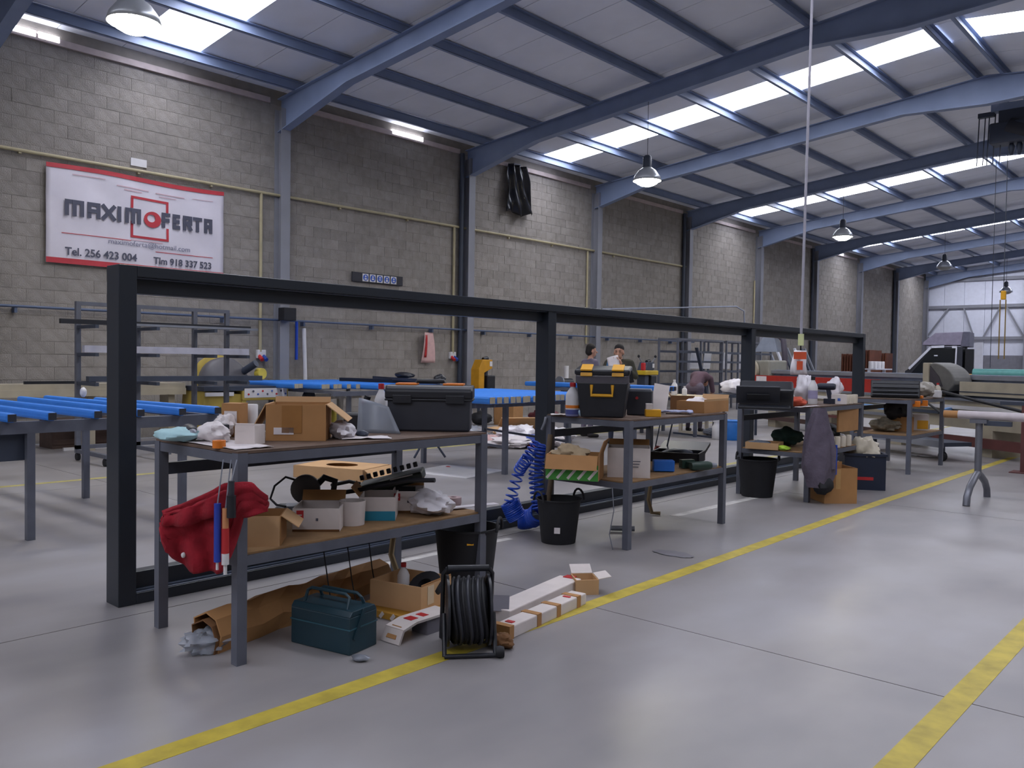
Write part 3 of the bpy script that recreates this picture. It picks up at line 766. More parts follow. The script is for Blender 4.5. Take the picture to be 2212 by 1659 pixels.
# things hung at the same leg
ax_ = Vector((math.cos(YAW), math.sin(YAW), 0)); fr_ = Vector((.74, -.67, 0))
lp = Vector((-3.46, 2.0, 0)) + fr_ * .155
def hung(nm, label, cat, off, z0, z1, r, parts):
    t = thing(nm, label, cat, lp + ax_ * off + Vector((0, 0, z0)))
    for (a, c, rr, m, pn) in parts: MB().cyl((0, 0, a * (z1 - z0)), (0, 0, c * (z1 - z0)), rr, 14).ob(pn, m, t, True)
    MB().cyl((0, 0, z1 - z0), (-fr_.x * .1, -fr_.y * .1, .94 - z0), .003, 5).ob('hanging_cord', GREY, t)
hung('sealant_gun_tube', 'blue sealant cartridge hanging on the bench leg by the red jacket', 'tube', -.06, .47, .76, .02, [(0, .12, .006, WPLA, 'nozzle'), (.12, 1, .015, mat('blue_tube', '2440a8', .45), 'cartridge')])
hung('spray_can', 'red and white aerosol tube hanging beside the blue cartridge', 'can', -.025, .45, .74, .022, [(0, .15, .008, WPLA, 'nozzle'), (.15, .32, .016, WPLA, 'white_base'), (.32, .7, .016, REDM, 'red_body'), (.7, 1, .014, mat('orange_white', 'c9895c', .5), 'cap')])
hung('hand_tool', 'black hand tool hanging highest on the bench leg', 'tool', -.0, .7, .86, .025, [(0, .6, .02, PLASTB, 'grip'), (.6, 1, .013, PLASTB2, 'head')])

# ---------------------------------------------------------------- on the floor by the nearest bench
# long cardboard wrapping
t = thing('cardboard_roll', 'long folded brown cardboard wrapping lying behind the green toolbox', 'cardboard', (0, 0, 0))
A, B = Vector((-3.72, 1.98, 0)), Vector((-4.08, 3.32, 0))
dd = (B - A).normalized(); nn = Vector((dd.y, -dd.x, 0))
def cr_(s, wob):
    c = A + (B - A) * s; h = .185 - .03 * s; w = .13
    prof = [(-w * .5, 0), (w * .6, 0), (w * .75, h * .45), (w * .5, h * .85), (0, h * 1.0), (-w * .6, h * .8)]
    return [c + nn * (a + wob * noise.noise((s * 9, i, 1))) + Vector((0, 0, max(0, z + wob * noise.noise((s * 9, i, 5))))) for i, (a, z) in enumerate(prof)]
MB().loft([cr_(k / 10, .03) for k in range(11)], False).ob('sleeve', CARD, t, thick=.008)
MB().loft([[p * 1 + dd * -.02 + Vector((0, 0, -.012)) for p in [A + (q - A) * .9 for q in cr_(0, .05)]], [A + (q - A) * .8 + dd * .3 for q in cr_(0, .03)]], False).ob('torn_end', CARDD, t, thick=.006)
lump('torn_film', 'torn clear plastic film at the end of the long cardboard', on(445, 1405), (.18, .22, .1), CLEAR, 6, 'film', .7, 3)
# green steel toolbox with folding handles
p1, p2, p3 = on(630, 1387), on(757, 1418), on(812, 1392)
t = thing('metal_toolbox', 'petrol green cantilever steel toolbox with tube handles on the floor', 'toolbox', (p1 + p3) / 2, math.atan2((p2 - p1).y, (p2 - p1).x))
W = (p2 - p1).length; D = .2; Hh = .2
MB().box((0, 0, .09), (W, D, .18)).ob('body', GREENT, t, bevel=.006)
prof = [(-D / 2, .18), (D / 2, .18), (D / 2 - .02, .205), (-D / 2 + .02, .205)]
MB().prism(prof, W, lambda a, c, w: (w - W / 2, a, c)).ob('sloped_lid', GREENT, t, bevel=.003)
MB().bx(-W / 2 - .002, W / 2 + .002, -D / 2 - .003, D / 2 + .003, .118, .124).ob('tray_seam', mat('green_edge', '2d5866', .4), t)
for y, z in ((-.04, .27), (.045, .255)):
    MB().tube([(-W / 2 + .05, y * 1.6, .19), (-W / 2 + .055, y, z - .015), (-W / 2 + .08, y, z), (W / 2 - .08, y, z), (W / 2 - .055, y, z - .015), (W / 2 - .05, y * 1.6, .19)], .008, 8).ob('handle', GREENT, t, True)
for s in (-1, 1):
    MB().bar((s * (W / 2 + .004), -.07, .07), (s * (W / 2 + .004), .0, .2), .004, .02).ob('hinge_arm', GREENT, t)
o = MB().blob((0, 0, 0), (.09, .05, .03), 9, .4).ob('metal_clip', GREY, None, True); place(o, on(778, 1428), .4); tag(o, 'small metal clip on the floor before the green toolbox', 'clip')
# striped orange board and open carton
o = MB().box((0, 0, .02), (.5, .34, .035)).ob('striped_carton', mat('amber_carton', 'b0822f', .7, var=.15), None); t2 = o; place(o, on(872, 1338) + Vector((-.08, .1, 0)), R(8)); tag(o, 'flat orange carton with white slanting stripes under the open carton', 'box')
for k in range(6): MB().box((-.2 + .08 * k, -.171, .02), (.02, .002, .038), (0, R(40), 0)).ob('white_stripe', WCARD, o)
t = carton('open_carton', 'open brown carton holding a bottle on the floor left of the cable reel', on(880, 1335) + Vector((-.11, .12, .04)), (.34, .3, .14), R(14), CARDL, [('r', 8, .01)], inner=CARD)
patch(t, 'tape_strip', mat('clear_tape', 'c9b79a', .3), (.172, -.06, .08), (.003, .06, .1))
tb = on(880, 1335) + Vector((-.11, .12, .05))
bottle('bottle', 'white bottle with red cap inside the open floor carton', tb + Vector((-.1, .03, 0)), .035, .19, WPLA, REDM)
o = MB().lathe([(.09, 0), (.095, .03), (.095, .05), (.04, .05), (.04, 0)], 22).ob('cable_coil', RUBBER, None, True); place(o, tb + Vector((.07, .06, .06)), 0, (R(35), R(10), 0)); tag(o, 'coil of dark cable inside the open floor carton', 'cable')
# cable reel on stand
t = thing('cable_reel', 'black cable reel wound with cable standing on the yellow line', 'cable reel', on(1003, 1412) + Vector((-.05, .07, 0)), R(50))
Rr = .17; cz = .185
MB().lathe([(.11, -.09), (.145, -.07), (.155, -.02), (.15, .03), (.155, .06), (.14, .08), (.11, .09)], 30, c=(0, 0, cz), ax=(1, 0, 0)).ob('wound_cable', RUBBER, t, True)
for k in range(7):
    x = -.072 + .024 * k
    MB().tube([(x + .012 * math.sin(a * 2), (.153 + .006 * (k % 2)) * math.cos(a), cz + (.153 + .006 * (k % 2)) * math.sin(a)) for a in [2 * math.pi * j / 24 for j in range(25)]], .008, 6).ob('cable_turn', PLASTB2 if k % 2 else RUBBER, t, True)
for s in (-1, 1):
    MB().lathe([(Rr, -.006), (Rr, .006), (.05, .008)], 28, c=(s * .1, 0, cz), ax=(1, 0, 0)).ob('reel_flange', PLASTB, t, True)
    MB().tube([(s * .12, .13, .012), (s * .12, .06, cz), (s * .12, .02, .36), (s * .1, .0, .39)], .011, 8).ob('stand_tube', PLASTB, t, True)
    MB().tube([(s * .12, -.15, .012), (s * .12, -.05, cz)], .011, 8).ob('stand_tube', PLASTB, t, True)
MB().cyl((-.12, -.15, .012), (.14, -.15, .012), .012, 8).ob('foot_bar', PLASTB, t, True)
MB().cyl((-.12, .13, .012), (.12, .13, .012), .012, 8).ob('foot_bar', PLASTB, t, True)
MB().cyl((-.1, 0, .39), (.1, 0, .39), .016, 10).ob('carry_handle', PLASTB, t, True)
MB().lathe([(.025, -.02), (.03, 0), (.025, .02)], 12, c=(.14, -.15, .026), ax=(1, 0, 0)).ob('foot_cap', RUBBER, t, True)
# white/red long packagings
def longpack(label, a, b, w, h, marks, z=0.0, bent=0.0):
    a, b = Vector(a), Vector(b); t = thing('long_carton', label, 'box', (a + b) / 2 + Vector((0, 0, z)), math.atan2((b - a).y, (b - a).x))
    L_ = (b - a).length
    if bent:
        pts = [(-L_ / 2 - bent, .0), (-L_ / 2 - bent * .7, h * .75), (-L_ / 2 + .02, h), (L_ / 2, h)]
        m = MB()
        for k in range(3):
            (x0, z0), (x1, z1) = pts[k], pts[k + 1]
            m.bar((x0, 0, z0), (x1, 0, z1), w, .012)
        m.ob('carton_body', WCARD, t)
        MB().bx(-L_ / 2 + .1, L_ / 2, -w / 2 + .01, w / 2 - .01, 0, h - .01).ob('inner_tray', mat('grey_card', '6a6870', .8), t)
        MB().bar((-L_ / 2 - bent * .95, 0, .02), (-L_ / 2 - bent * .5, 0, h * .84), w * .5, .016).ob('brown_tape', CARD, t)
    else:
        MB().bx(-L_ / 2, L_ / 2, -w / 2, w / 2, 0, h).ob('carton_body', WCARD, t, bevel=.006)
    for x, wx, m in marks:
        MB().bx(x - wx / 2, x + wx / 2, -w * .22, w * .22, h, h + .004 + (.004 if bent else 0)).ob('printed_mark', m, t)
    return t, L_
longpack('bent white carton with red marks left of the cable reel', on(875, 1378) + Vector((0, 0, 0)), on(958, 1350), .13, .085, [(-.1, .05, REDM), (-.02, .04, REDM)], 0, .1)
t, L_ = longpack('long white carton with red marks lying right of the cable reel', on(1075, 1345), on(1232, 1272), .15, .075, [(.5, .05, REDM), (.4, .06, REDM)], .0)
MB().box((-L_ / 2 + .02, .0, .1), (.09, .1, .004), (0, R(-50), R(30))).ob('torn_flap', mat('grey_card', '6a6870'), t)
t, L_ = longpack('narrow white carton with brown tape bands lying on the yellow line', on(1085, 1378), on(1250, 1302), .1, .065, [(-.32, .03, REDM), (.25, .02, REDM)], .0)
for x in (-.38, -.12, .08, .3): MB().bx(x - .02, x + .02, -.053, .053, .0, .069).ob('brown_tape', CARD, t)
t = carton('torn_carton', 'torn brown and white carton end at the far tip of the long cartons', on(1245, 1283) + Vector((.0, .08, 0)), (.16, .14, .09), R(-40), CARDL, [('l', 60, .08), ('b', 80, .08)], inner=WCARD)
lump('carton_scrap', 'crumpled brown carton scrap at the near tip of the narrow carton', on(1080, 1398), (.14, .1, .07), CARDD, 12, 'cardboard', .5)
# buckets
bucket('black rubber bucket with yellow sticker behind the cable reel', (-3.62, 3.62, 0), .2, .39, R(30), (YPL, R(-68), .84, .04))
bucket('black rubber bucket with white label at the second bench', on(1208, 1178) + Vector((-.09, .1, 0)), .175, .34, R(70), (PAPER, R(-125), .34, .045))
bucket('black rubber bucket under the third bench', on(1642, 1075) + Vector((-.08, .09, 0)), .21, .4, R(20))
# hanging straps under bench 1 and 2
for k, (x, y, zt, zb, lb) in enumerate([(-4.2, 3.54, .5, .05, 'beige strap hanging along the far back leg of the nearest bench'), (-4.28, 6.66, .47, .02, 'beige strap curling down the back leg of the second bench')]):
    o = MB().tube([(0, 0, zt), (.02, -.015, zt * .6), (.0, -.02, zt * .3), (.03, .0, zb), (.1 * k, .03, .02)], .018, 6).ob('strap', mat('beige_strap', '8c7a5c', .8), None, True); place(o, (x + .05, y - .05, 0)); tag(o, lb, 'strap')
for k, (px, py) in enumerate([(655, 1200), (705, 1185), (790, 1180)]):
    a = on(px, py, .47); 
    o = MB().tube([(0, 0, .47), (.03, .0, .36), (.01, .04, .2), (.04, .05, .06)], .0035, 5).ob('loose_wire', RUBBER, None, True); place(o, (-3.6 - .1 * k, 2.55 + .22 * k, 0)); tag(o, ['nearest', 'middle', 'farthest'][k] + ' thin dark wire dangling below the nearest bench shelf', 'wire')

# ================================================================ BETWEEN FIRST AND SECOND BENCH: blue spiral hose
t = thing('spiral_hose', 'bright blue coiled air hose hanging to the floor at the second bench', 'hose', (0, 0, 0))
top = on(1178, 895, ZB) ; top = Vector((-4.33, 5.2, .9))
low = on(1132, 1148) + Vector((0, 0, .05))
def coil(pts, r, turns, rt_, nm, n=14):
    P = [Vector(p) for p in pts]; out = []
    L = len(P) - 1; N = int(turns * n)
    for k in range(N + 1):
        s = k / N * L; i = min(int(s), L - 1); f = s - i
        p0, p1, p2, p3 = P[max(i - 1, 0)], P[i], P[i + 1], P[min(i + 2, L)]
        c = .5 * ((2 * p1) + (p2 - p0) * f + (2 * p0 - 5 * p1 + 4 * p2 - p3) * f * f + (3 * p1 - p0 - 3 * p2 + p3) * f ** 3)
        d = (p2 - p1).normalized(); q = d.to_track_quat('Z', 'Y')
        a = 2 * math.pi * turns * k / N
        out.append(c + q @ Vector((r * math.cos(a), r * math.sin(a), 0)))
    return MB().tube(out, rt_, 6).ob(nm, BLUEH, t, True)
ax = Vector((math.cos(YAW), math.sin(YAW), 0))
A0 = top + ax * -.02 + Vector((0, 0, -.05)); A1 = Vector((-4.36, 5.14, .5)); A2 = Vector((-4.3, 5.12, .22))
coil([A0 + Vector((.02, 0, -.12)), A1, A2], .055, 17, .008, 'rising_coil')
Bm = low + ax * -.05 + Vector((0, 0, .02))
coil([A2 + Vector((0, 0, -.02)), low + ax * .06 + Vector((0, 0, .06)), Bm + Vector((0, 0, .04)), Bm + ax * -.07 + Vector((0, 0, .17))], .075, 32, .009, 'floor_coil')
coil([Bm + ax * -.07 + Vector((0, 0, .17)), Bm + ax * .0 + Vector((0, 0, .42)), A1 + ax * -.07 + Vector((0, 0, .12)), A0 + ax * -.03 + Vector((0, 0, -.1))], .045, 15, .008, 'returning_coil')
MB().tube([A0, A0 + Vector((.03, 0, .06)), A0 + ax * .03 + Vector((0, 0, .1))], .012, 8).ob('hose_end', GREY, t, True)
o = MB().tube([(0, 0, .82), (-.01, -.03, .6), (.01, 0, .45), (.0, -.02, .3), (.02, 0, .02)], .022, 8).ob('strap', mat('worn_strap', '6b5c4c', .8), None, True); place(o, (-4.24, 5.17, 0)); tag(o, 'worn brown strap bundle tied on the near back leg of the second bench', 'strap')

# ---------------------------------------------------------------- second bench, top
bottle('bottle', 'tall white bottle with red cap and orange label on the second bench', bt(1238, -4.05, ZB), .055, .26, WPLA, REDM, OPL, (.24, .33), mat('blue_liquid', '48508c', .5))
lump('cap', 'small pale blue cap beside the tall white bottle', bt(1260, -3.98, ZB), (.08, .08, .06), mat('pale_blue_plastic', 'a9c4d8', .5), 2, 'cap', .1)
sheetpaper('white sheet at the near corner of the second bench', bt(1213, -4.18, ZB), (.16, .12), R(40), PAPER, 6)
# open toolbox with tray lid
tp = bt(1305, -3.86, ZB)
t = thing('toolbox', 'open black toolbox with yellow latches and handle on the second bench', 'toolbox', tp, R(30))
W, D, Hh = .4, .27, .27
MB().box((0, 0, Hh / 2), (W * .82, D * .86, Hh), None, 1.2).ob('body', PLASTB, t, bevel=.01)
MB().box((0, 0, Hh + .035), (W * 1.02, D * 1.04, .07), (R(6), 0, 0)).ob('tray', mat('smoky_plastic', '59565e', .25, alpha=.85), t, bevel=.01)
MB().box((0, -.01, Hh + .09), (W * 1.06, D * 1.1, .045), (R(6), 0, 0)).ob('lid', PLASTB, t, bevel=.015)
for s in (-1, 1):
    l = MB().box((s * W * .3, -D * .42, Hh + .112), (.09, .13, .014), (R(18), 0, 0)).ob('latch', YPL, t, bevel=.004)
    MB().box((s * W * .3, -D * .56, Hh + .075), (.09, .012, .06), (R(-12), 0, 0)).ob('latch_lip', YPL, l, bevel=.003)
MB().tube([(-.08, -D * .52, Hh - .02), (-.08, -D * .55, Hh - .1), (.08, -D * .55, Hh - .1), (.08, -D * .52, Hh - .02)], .013, 6).ob('handle', YPL, t, bevel=.0)
MB().bar((W * .5, -.04, Hh + .09), (W * .55, -.03, Hh + .0), .015, .03).ob('lid_stay', PLASTB, t)
t = thing('toolbox_tray', 'charcoal plastic tool tray behind the open toolbox', 'tray', bt(1384, -3.82, ZB), R(30))
MB().box((0, 0, .1), (.2, .22, .2)).ob('tray_body', PLASTB2, t, bevel=.01); MB().box((0, 0, .205), (.18, .2, .012)).ob('tray_contents', GREY, t); MB().cyl((-.02, -.112, .14), (-.02, -.12, .14), .012, 10).ob('red_dot', REDM, t)
# yellow box, leaning white card, cardboard tray
t = thing('yellow_box', 'small yellow plastic box at the front of the second bench', 'box', bt(1412, -3.62, ZB), R(40))
MB().box((0, 0, .028), (.12, .08, .056)).ob('box_body', YPL, t, bevel=.004); MB().box((-.03, 0, .08), (.05, .06, .045)).ob('card_box', WCARD, t)
o = MB().box((0, 0, .12), (.13, .01, .26), (R(-18), R(10), 0)).ob('white_card', WCARD, None); place(o, bt(1427, -3.8, ZB), R(40)); tag(o, 'leaning white card behind the yellow box', 'card')
o = MB().grid(lambda u, v: ((u - .5) * .3, (v - .5) * .16, .02 + .015 * noise.noise((u * 6, v * 5, 4))), 10, 6).ob('sandpaper_strips', mat('bluish_paper', '8f93b0', .6, var=.25, scale=20), None, True, thick=.012); place(o, bt(1458, -3.72, ZB), R(38)); tag(o, 'loose bluish strips of film on the second bench', 'film')
t = carton('cardboard_tray', 'low brown cardboard tray with papers at the far end of the second bench', bt(1520, -3.72, ZB), (.26, .5, .1), R(4), CARD, [('b', 20, .05), ('r', 8, .02)], inner=CARDL)
lump('crumpled_paper', 'white paper bundle lying in the low cardboard tray', bt(1508, -3.76, ZB + .008), (.2, .25, .12), PAPER, 14, 'paper', .4)
t = carton('cardboard_tray', 'dark brown carton between the film strips and the low tray', bt(1476, -4.05, ZB), (.22, .22, .12), R(30), CARDD, [('l', 40, .1)])
# ---- second bench shelf
t = carton('open_carton', 'brown and green printed carton on the shelf of the second bench', bt(1246, -3.96, ZS), (.4, .3, .19), R(28), CARD, [('f', 150, .12), ('r', 20, .12)], inner=CARD)
patch(t, 'green_print', GREENP, (0, -.152, .06), (.4, .003, .12))
for k in range(5): patch(t, 'white_stripe', WCARD, (-.16 + .08 * k, -.1545, .05), (.02, .002, .1), (0, R(40), 0))
lump('wool_pad', 'beige wool pad heaped in the printed carton', bt(1235, -4.0, ZS + .1), (.3, .2, .15), mat('beige_wool', '9c8a70', .95, var=.2), 3, 'wool', .5)
t = carton('white_carton', 'tall white open carton with small print on the second bench shelf', bt(1362, -3.76, ZS), (.33, .28, .23), R(34), WCARD, [('b', 30, .05)], inner=CARD)
for k in range(3): patch(t, 'print_line', BANGREY, (.05, -.152, .13 - .022 * k), (.08 - .015 * k, .001, .006))
t = thing('blue_box', 'bright blue plastic parts box on the second bench shelf', 'box', bt(1437, -3.7, ZS), R(40))
MB().box((0, 0, .05), (.17, .1, .09)).ob('box_body', mat('bright_blue_plastic', '1f66c0', .5), t, bevel=.006)
t = thing('tool_case', 'open black plastic drill case on the far half of the second bench shelf', 'tool case', bt(1468, -4.02, ZS), R(20))
b = MB().bx(-.22, .22, -.17, .17, 0, .012)
for q in ((-.22, .22, -.17, -.155), (-.22, .22, .155, .17), (-.22, -.205, -.17, .17), (.205, .22, -.17, .17)): b.bx(*q, .012, .09)
b.ob('case_shell', PLASTB, t); MB().box((.0, .32, .1), (.44, .03, .3), (R(-80), 0, 0)).ob('case_lid', PLASTB, t); MB().blob((0, 0, .02), (.3, .2, .09), 5, .4).ob('case_contents', STEELD, t, True)
drill('green cordless drill with red battery lying on the second bench shelf', bt(1494, -3.68, ZS), R(60), mat('tool_green', '20382f', .5), True, None)
t = thing('hacksaw', 'red hacksaw hanging below the second bench top', 'saw', onY(1427, 945, 6.9))
def hs(a, b_): return ax * a + Vector((0, 0, b_))
MB().tube([hs(-.04, -.09), hs(-.07, -.16), hs(.05, -.17), hs(.07, -.1), hs(-.04, -.09)], .014, 6).ob('grip', mat('rusty_red', '7a3028', .6), t, True)
MB().tube([hs(-.05, -.1), hs(.0, .17)], .006, 6).ob('blade', STEELD, t); MB().tube([hs(.06, -.1), hs(.115, .17), hs(.0, .18)], .008, 6).ob('bow', STEELD, t, True)
tag(MB().cyl((0, 0, .03), (.16, .12, .03), .022, 10).ob('grey_tube', GREY, None, True), 'short grey tube on the floor behind the second bench leg', 'tube').location = on(1318, 1148)
o = MB().tube([(0, 0, .47), (.01, .01, .3), (-.02, 0, .12), (.0, .02, .004)], .004, 6).ob('loose_wire', GREY, None, True); place(o, (-3.6, 5.12, 0)); tag(o, 'thin grey wire hanging under the second bench by its front leg', 'wire')
lump('floor_stain', 'dark flat stain on the floor before the second bench', on(1455, 1197), (.3, .16, .008), mat('dark_stain', '77747a', .6), 3, 'rag', .3)  # thin added lump standing for a dark stain on the concrete, not cloth

# ---------------------------------------------------------------- third bench
tp = bt(1652, -3.78, ZB)
t = thing('tool_case', 'big black ribbed tool case leaning open at the near end of the third bench', 'tool case', tp, R(26))
MB().box((.02, .06, .12), (.52, .2, .22), (R(28), 0, 0)).ob('case_shell', PLASTB, t, bevel=.02)
MB().box((-.06, -.075, .12), (.42, .02, .2), (R(28), 0, 0)).ob('raised_panel', PLASTB2, t, bevel=.008)
MB().box((-.06, -.09, .1), (.22, .02, .07), (R(28), 0, 0)).ob('handle_recess', RUBBER, t, bevel=.006)
MB().box((0, -.11, .0), (.5, .1, .03), (R(10), 0, 0)).ob('lid_lip', PLASTB, t, bevel=.01)
bz = lambda x, y: on(x, y, ZB)
lump('white_jug', 'crumpled white plastic sack in the middle of the third bench', bt(1738, -3.85, ZB), (.2, .18, .32), WBAG, 7, 'sack', .45, 2.4)
bottle('spray_bottle', 'white spray bottle with dark trigger on the third bench', bt(1757, -3.7, ZB), .05, .3, WPLA, RUBBER, mat('lilac_label', '9a94b4', .6), (.2, .5))
drill('dark cordless drill standing upright on the third bench', bt(1785, -3.66, ZB), R(190), mat('navy_plastic', '1d2232', .45), False, mat('navy_plastic', '1d2232'))
lump('white_bag', 'white plastic bag with yellow tip on the far half of the third bench', bt(1802, -3.8, ZB), (.18, .16, .27), WBAG, 9, 'bag', .5)
tag(MB().box((0, 0, .02), (.12, .05, .04)).ob('yellow_block', YPL, None, bevel=.006), 'small yellow plastic block at the white plastic bag', 'block').location = bt(1815, -3.68, ZB)
lump('red_rag', 'orange red rag beside the black tool case on the third bench', bt(1722, -3.62, ZB), (.22, .2, .09), mat('orange_red_cloth', 'b04a34', .9), 2, 'rag', .4)
t = carton('small_box', 'white product box with blue mark on the third bench', bt(1812, -3.55, ZB), (.16, .12, .1), R(30), WCARD, lid=True); patch(t, 'blue_mark', mat('blue_print', '4a68b0', .6), (0, -.062, .05), (.03, .002, .03))
for k in range(3):
    tag(MB().lathe([(.03, 0), (.032, .09), (.028, .1), (.012, .1)], 14).ob('white_jar', mat('cream_plastic', 'c9bfae', .5), None, True), ['left', 'middle', 'right'][k] + ' cream jar at the far end of the third bench', 'jar').location = bt(1830 + 9 * k, -3.5, ZB)
sheetpaper('white paper strip on the front edge of the third bench', bt(1745, -3.5, ZB), (.07, .5), 0, PAPER, 3, .006)
o = MB().box((0, 0, 0), (.5, .02, .26)).ob('cardboard_flap', CARD, None); place(o, (-3.5, 9.5, .8), R(86)); tag(o, 'brown cardboard piece hanging under the far end of the third bench top', 'cardboard')
# overall hanging from the front edge
t = thing('hanging_overall', 'grey work overall hanging from the front leg of the third bench', 'overall', (-3.42, 8.42, 0))
def ov(u, v):
    w = (.12 + .22 * (1 - v) ** .7 + .1 * math.sin(math.pi * v)) * (1 - .28 * max(0, .22 - v) / .22)
    a = 2 * math.pi * u
    z = .17 + .8 * v
    f = 1 + .12 * math.sin(a * 5 + v * 4) + .15 * noise.noise((math.cos(a) * 2, math.sin(a) * 2, v * 4))
    x = math.cos(a) * w * .42 * f; y = math.sin(a) * .1 * f * (1 - .4 * v)
    return ax * (x + .0) + Vector((.74, -.67, 0)) * (y + .07) + Vector((0, 0, z))
MB().grid(ov, 30, 26).ob('body_cloth', GREYCL, t, True)
MB().tube([ax * .06 + Vector((.07, -.06, .78)), ax * .12 + Vector((.08, -.07, .55)), ax * .12 + Vector((.09, -.08, .36))], [.03, .04, .03], 10).ob('sleeve', GREYCL, t, True)
MB().blob(ax * .04 + Vector((.06, -.055, .1)), (.2, .2, .2), 4, .3, flat=False).ob('dark_bundle', RUBBER, t, True)
MB().tube([ax * .17 + Vector((.06, -.05, .3)), ax * .17 + Vector((.06, -.05, .6))], .012, 8).ob('blue_tube', BLUEH, t, True)
# shelf of the third bench
sz = lambda x, y: on(x, y, ZS)
t = carton('open_carton', 'low pinkish cardboard tray at the near end of the third bench shelf', bt(1655, -4.0, ZS), (.34, .3, .07), R(14), CARDL)
lump('dark_tool', 'dark grinder lying in the pinkish tray', bt(1645, -4.02, ZS + .008), (.26, .1, .08), STEELD, 5, 'grinder', .3)
lump('green_bag', 'dark green bag on the shelf behind the hanging overall', bt(1702, -3.98, ZS), (.34, .3, .2), mat('dark_green_cloth', '18302a', .9), 6, 'bag', .4)
lump('lime_glove', 'bright lime glove on the edge of the third bench shelf', bt(1697, -3.76, ZS), (.14, .09, .05), mat('lime_rubber', '9ac02c', .6), 4, 'glove', .4)
lump('dark_bag', 'black bag on the far half of the third bench shelf', bt(1788, -3.82, ZS), (.3, .3, .22), RUBBER, 8, 'bag', .4)
lump('white_mask', 'white dust mask on the black shelf bag', bt(1820, -3.7, ZS), (.14, .12, .1), WPLA, 3, 'mask', .3)
for k in range(4):
    tag(MB().lathe([(.035, 0), (.035, .11), (.03, .12)], 14).ob('white_can', mat('cream_plastic', 'c9bfae'), None, True), ['first', 'second', 'third', 'fourth'][k] + ' cream can from the overall on the third bench shelf', 'can').location = bt(1800 + 12 * k, -3.5, ZS)
# floor around third bench
t = carton('open_carton', 'square brown carton on the floor in front of the third bench', on(1812, 1088) + Vector((-.11, .13, 0)), (.34, .34, .36), R(46), CARD, [('b', 4, .03)], inner=CARD)
patch(t, 'packing_tape', mat('tan_tape', 'b08a58', .4), (-.03, -.172, .25), (.05, .002, .2))
pb = on(1872, 1058) + Vector((-.1, .12, 0))
t = thing('plastic_bin', 'dark navy plastic bin with red lettering band behind the square carton', 'bin', pb, R(30))
NV = mat('navy_bin_plastic', '1a2338', .45)
b = MB().bx(-.22, .22, -.18, .18, 0, .015)
for q in ((-.22, .22, -.18, -.165), (-.22, .22, .165, .18), (-.22, -.205, -.165, .165), (.205, .22, -.165, .165)): b.bx(*q, .015, .4)
b.ob('bin_body', NV, t); MB().bx(-.235, .235, -.195, .195, .395, .415).ob('bin_rim', NV, t) if False else None
b = MB()
for q in ((-.235, .235, -.195, -.165), (-.235, .235, .165, .195), (-.235, -.205, -.165, .165), (.205, .235, -.165, .165)): b.bx(*q, .385, .41)
b.ob('bin_rim', NV, t)
MB().box((-.02, -.182, .13), (.22, .003, .035)).ob('red_band', REDM, t); MB().box((-.13, -.183, .2), (.04, .004, .015)).ob('white_spot', WPLA, t)
lump('film_heap', 'heap of crumpled white film bulging from the navy bin', pb + Vector((0, 0, .28)), (.38, .32, .3), mat('cream_film', 'c4bba8', .5), 11, 'film', .5, 3)

# hanging white cable with price-tag bag over the third bench
t = thing('hanging_cable', 'long white cable hanging from the roof above the third bench', 'cable', (-3.6, 8.42, 0))
MB().cyl((0, 0, 1.62), (.03, .05, zr(-3.6) - .01), .014, 8).ob('cord', mat('white_cord', '9a98a4', .5), t, True)
MB().cyl((0, 0, 1.6), (0, 0, 1.72), .03, 10).ob('plug', mat('pale_yellow_plastic', 'c9cf9c', .5), t, True)
t = thing('tag_bag', 'orange and white printed bag tied to the end of the hanging cable', 'bag', (-3.6, 8.42, 1.3))
MB().grid(lambda u, v: ax * ((u - .5) * .15 * (1.25 - .35 * v)) + Vector((.03 * math.sin(u * 6), -.02 - .02 * math.sin(v * 5), v * .25)), 8, 8).ob('film', WBAG, t, True, thick=.004)
MB().grid(lambda u, v: ax * ((u - .5) * .13) + Vector((.02, -.06, .16 + v * .075)), 3, 3).ob('orange_header', mat('orange_red_print', 'c8502c', .6), t, thick=.003)
MB().grid(lambda u, v: ax * ((u - .5) * .06) + Vector((.02, -.06, .05 + v * .09)), 3, 3).ob('orange_logo', mat('orange_red_print', 'c8502c'), t, thick=.003)
MB().cyl((0, 0, .24), (0, 0, .32), .008, 6).ob('tie', RUBBER, t)

# ---------------------------------------------------------------- farthest bench
t = thing('plastic_tray', 'black ribbed plastic tray tilted on the near end of the farthest bench', 'tray', bt(1935, -3.72, ZB), R(20))
MB().box((0, .03, .12), (.6, .06, .24), (R(-22), 0, 0)).ob('tray_shell', PLASTB, t, bevel=.012)
for k in range(4): MB().box((0, -.045 + .02 * k * -.2 - .0, .05 + .05 * k), (.56, .02, .018), (R(-22), 0, 0)).ob('rib', PLASTB2, t)
for s, x in ((0, -.1), (1, .12)):
    o = MB().box((0, 0, 0), (.1, .02, .08)).ob('orange_clamp', OPL, None, bevel=.006); place(o, (-3.43, 11.7 + .32 * s, .915)); tag(o, ['left', 'right'][s] + ' orange clamp on the front rail of the farthest bench', 'clamp')
lump('clear_bag', 'clear plastic bag with parts on the far half of the farthest bench', bt(1998, -3.62, ZB), (.3, .3, .2), mat('greyish_film', 'a09a90', .4), 13, 'bag', .5)
tag(MB().box((0, 0, .02), (.12, .06, .04)).ob('orange_block', OPL, None, bevel=.006), 'small orange block beside the clear bag on the farthest bench', 'block').location = bt(1985, -3.5, ZB)
t = thing('glue_gun', 'white nozzle tool pointing left on the farthest bench', 'tool', bt(2014, -3.52, ZB), R(-30))
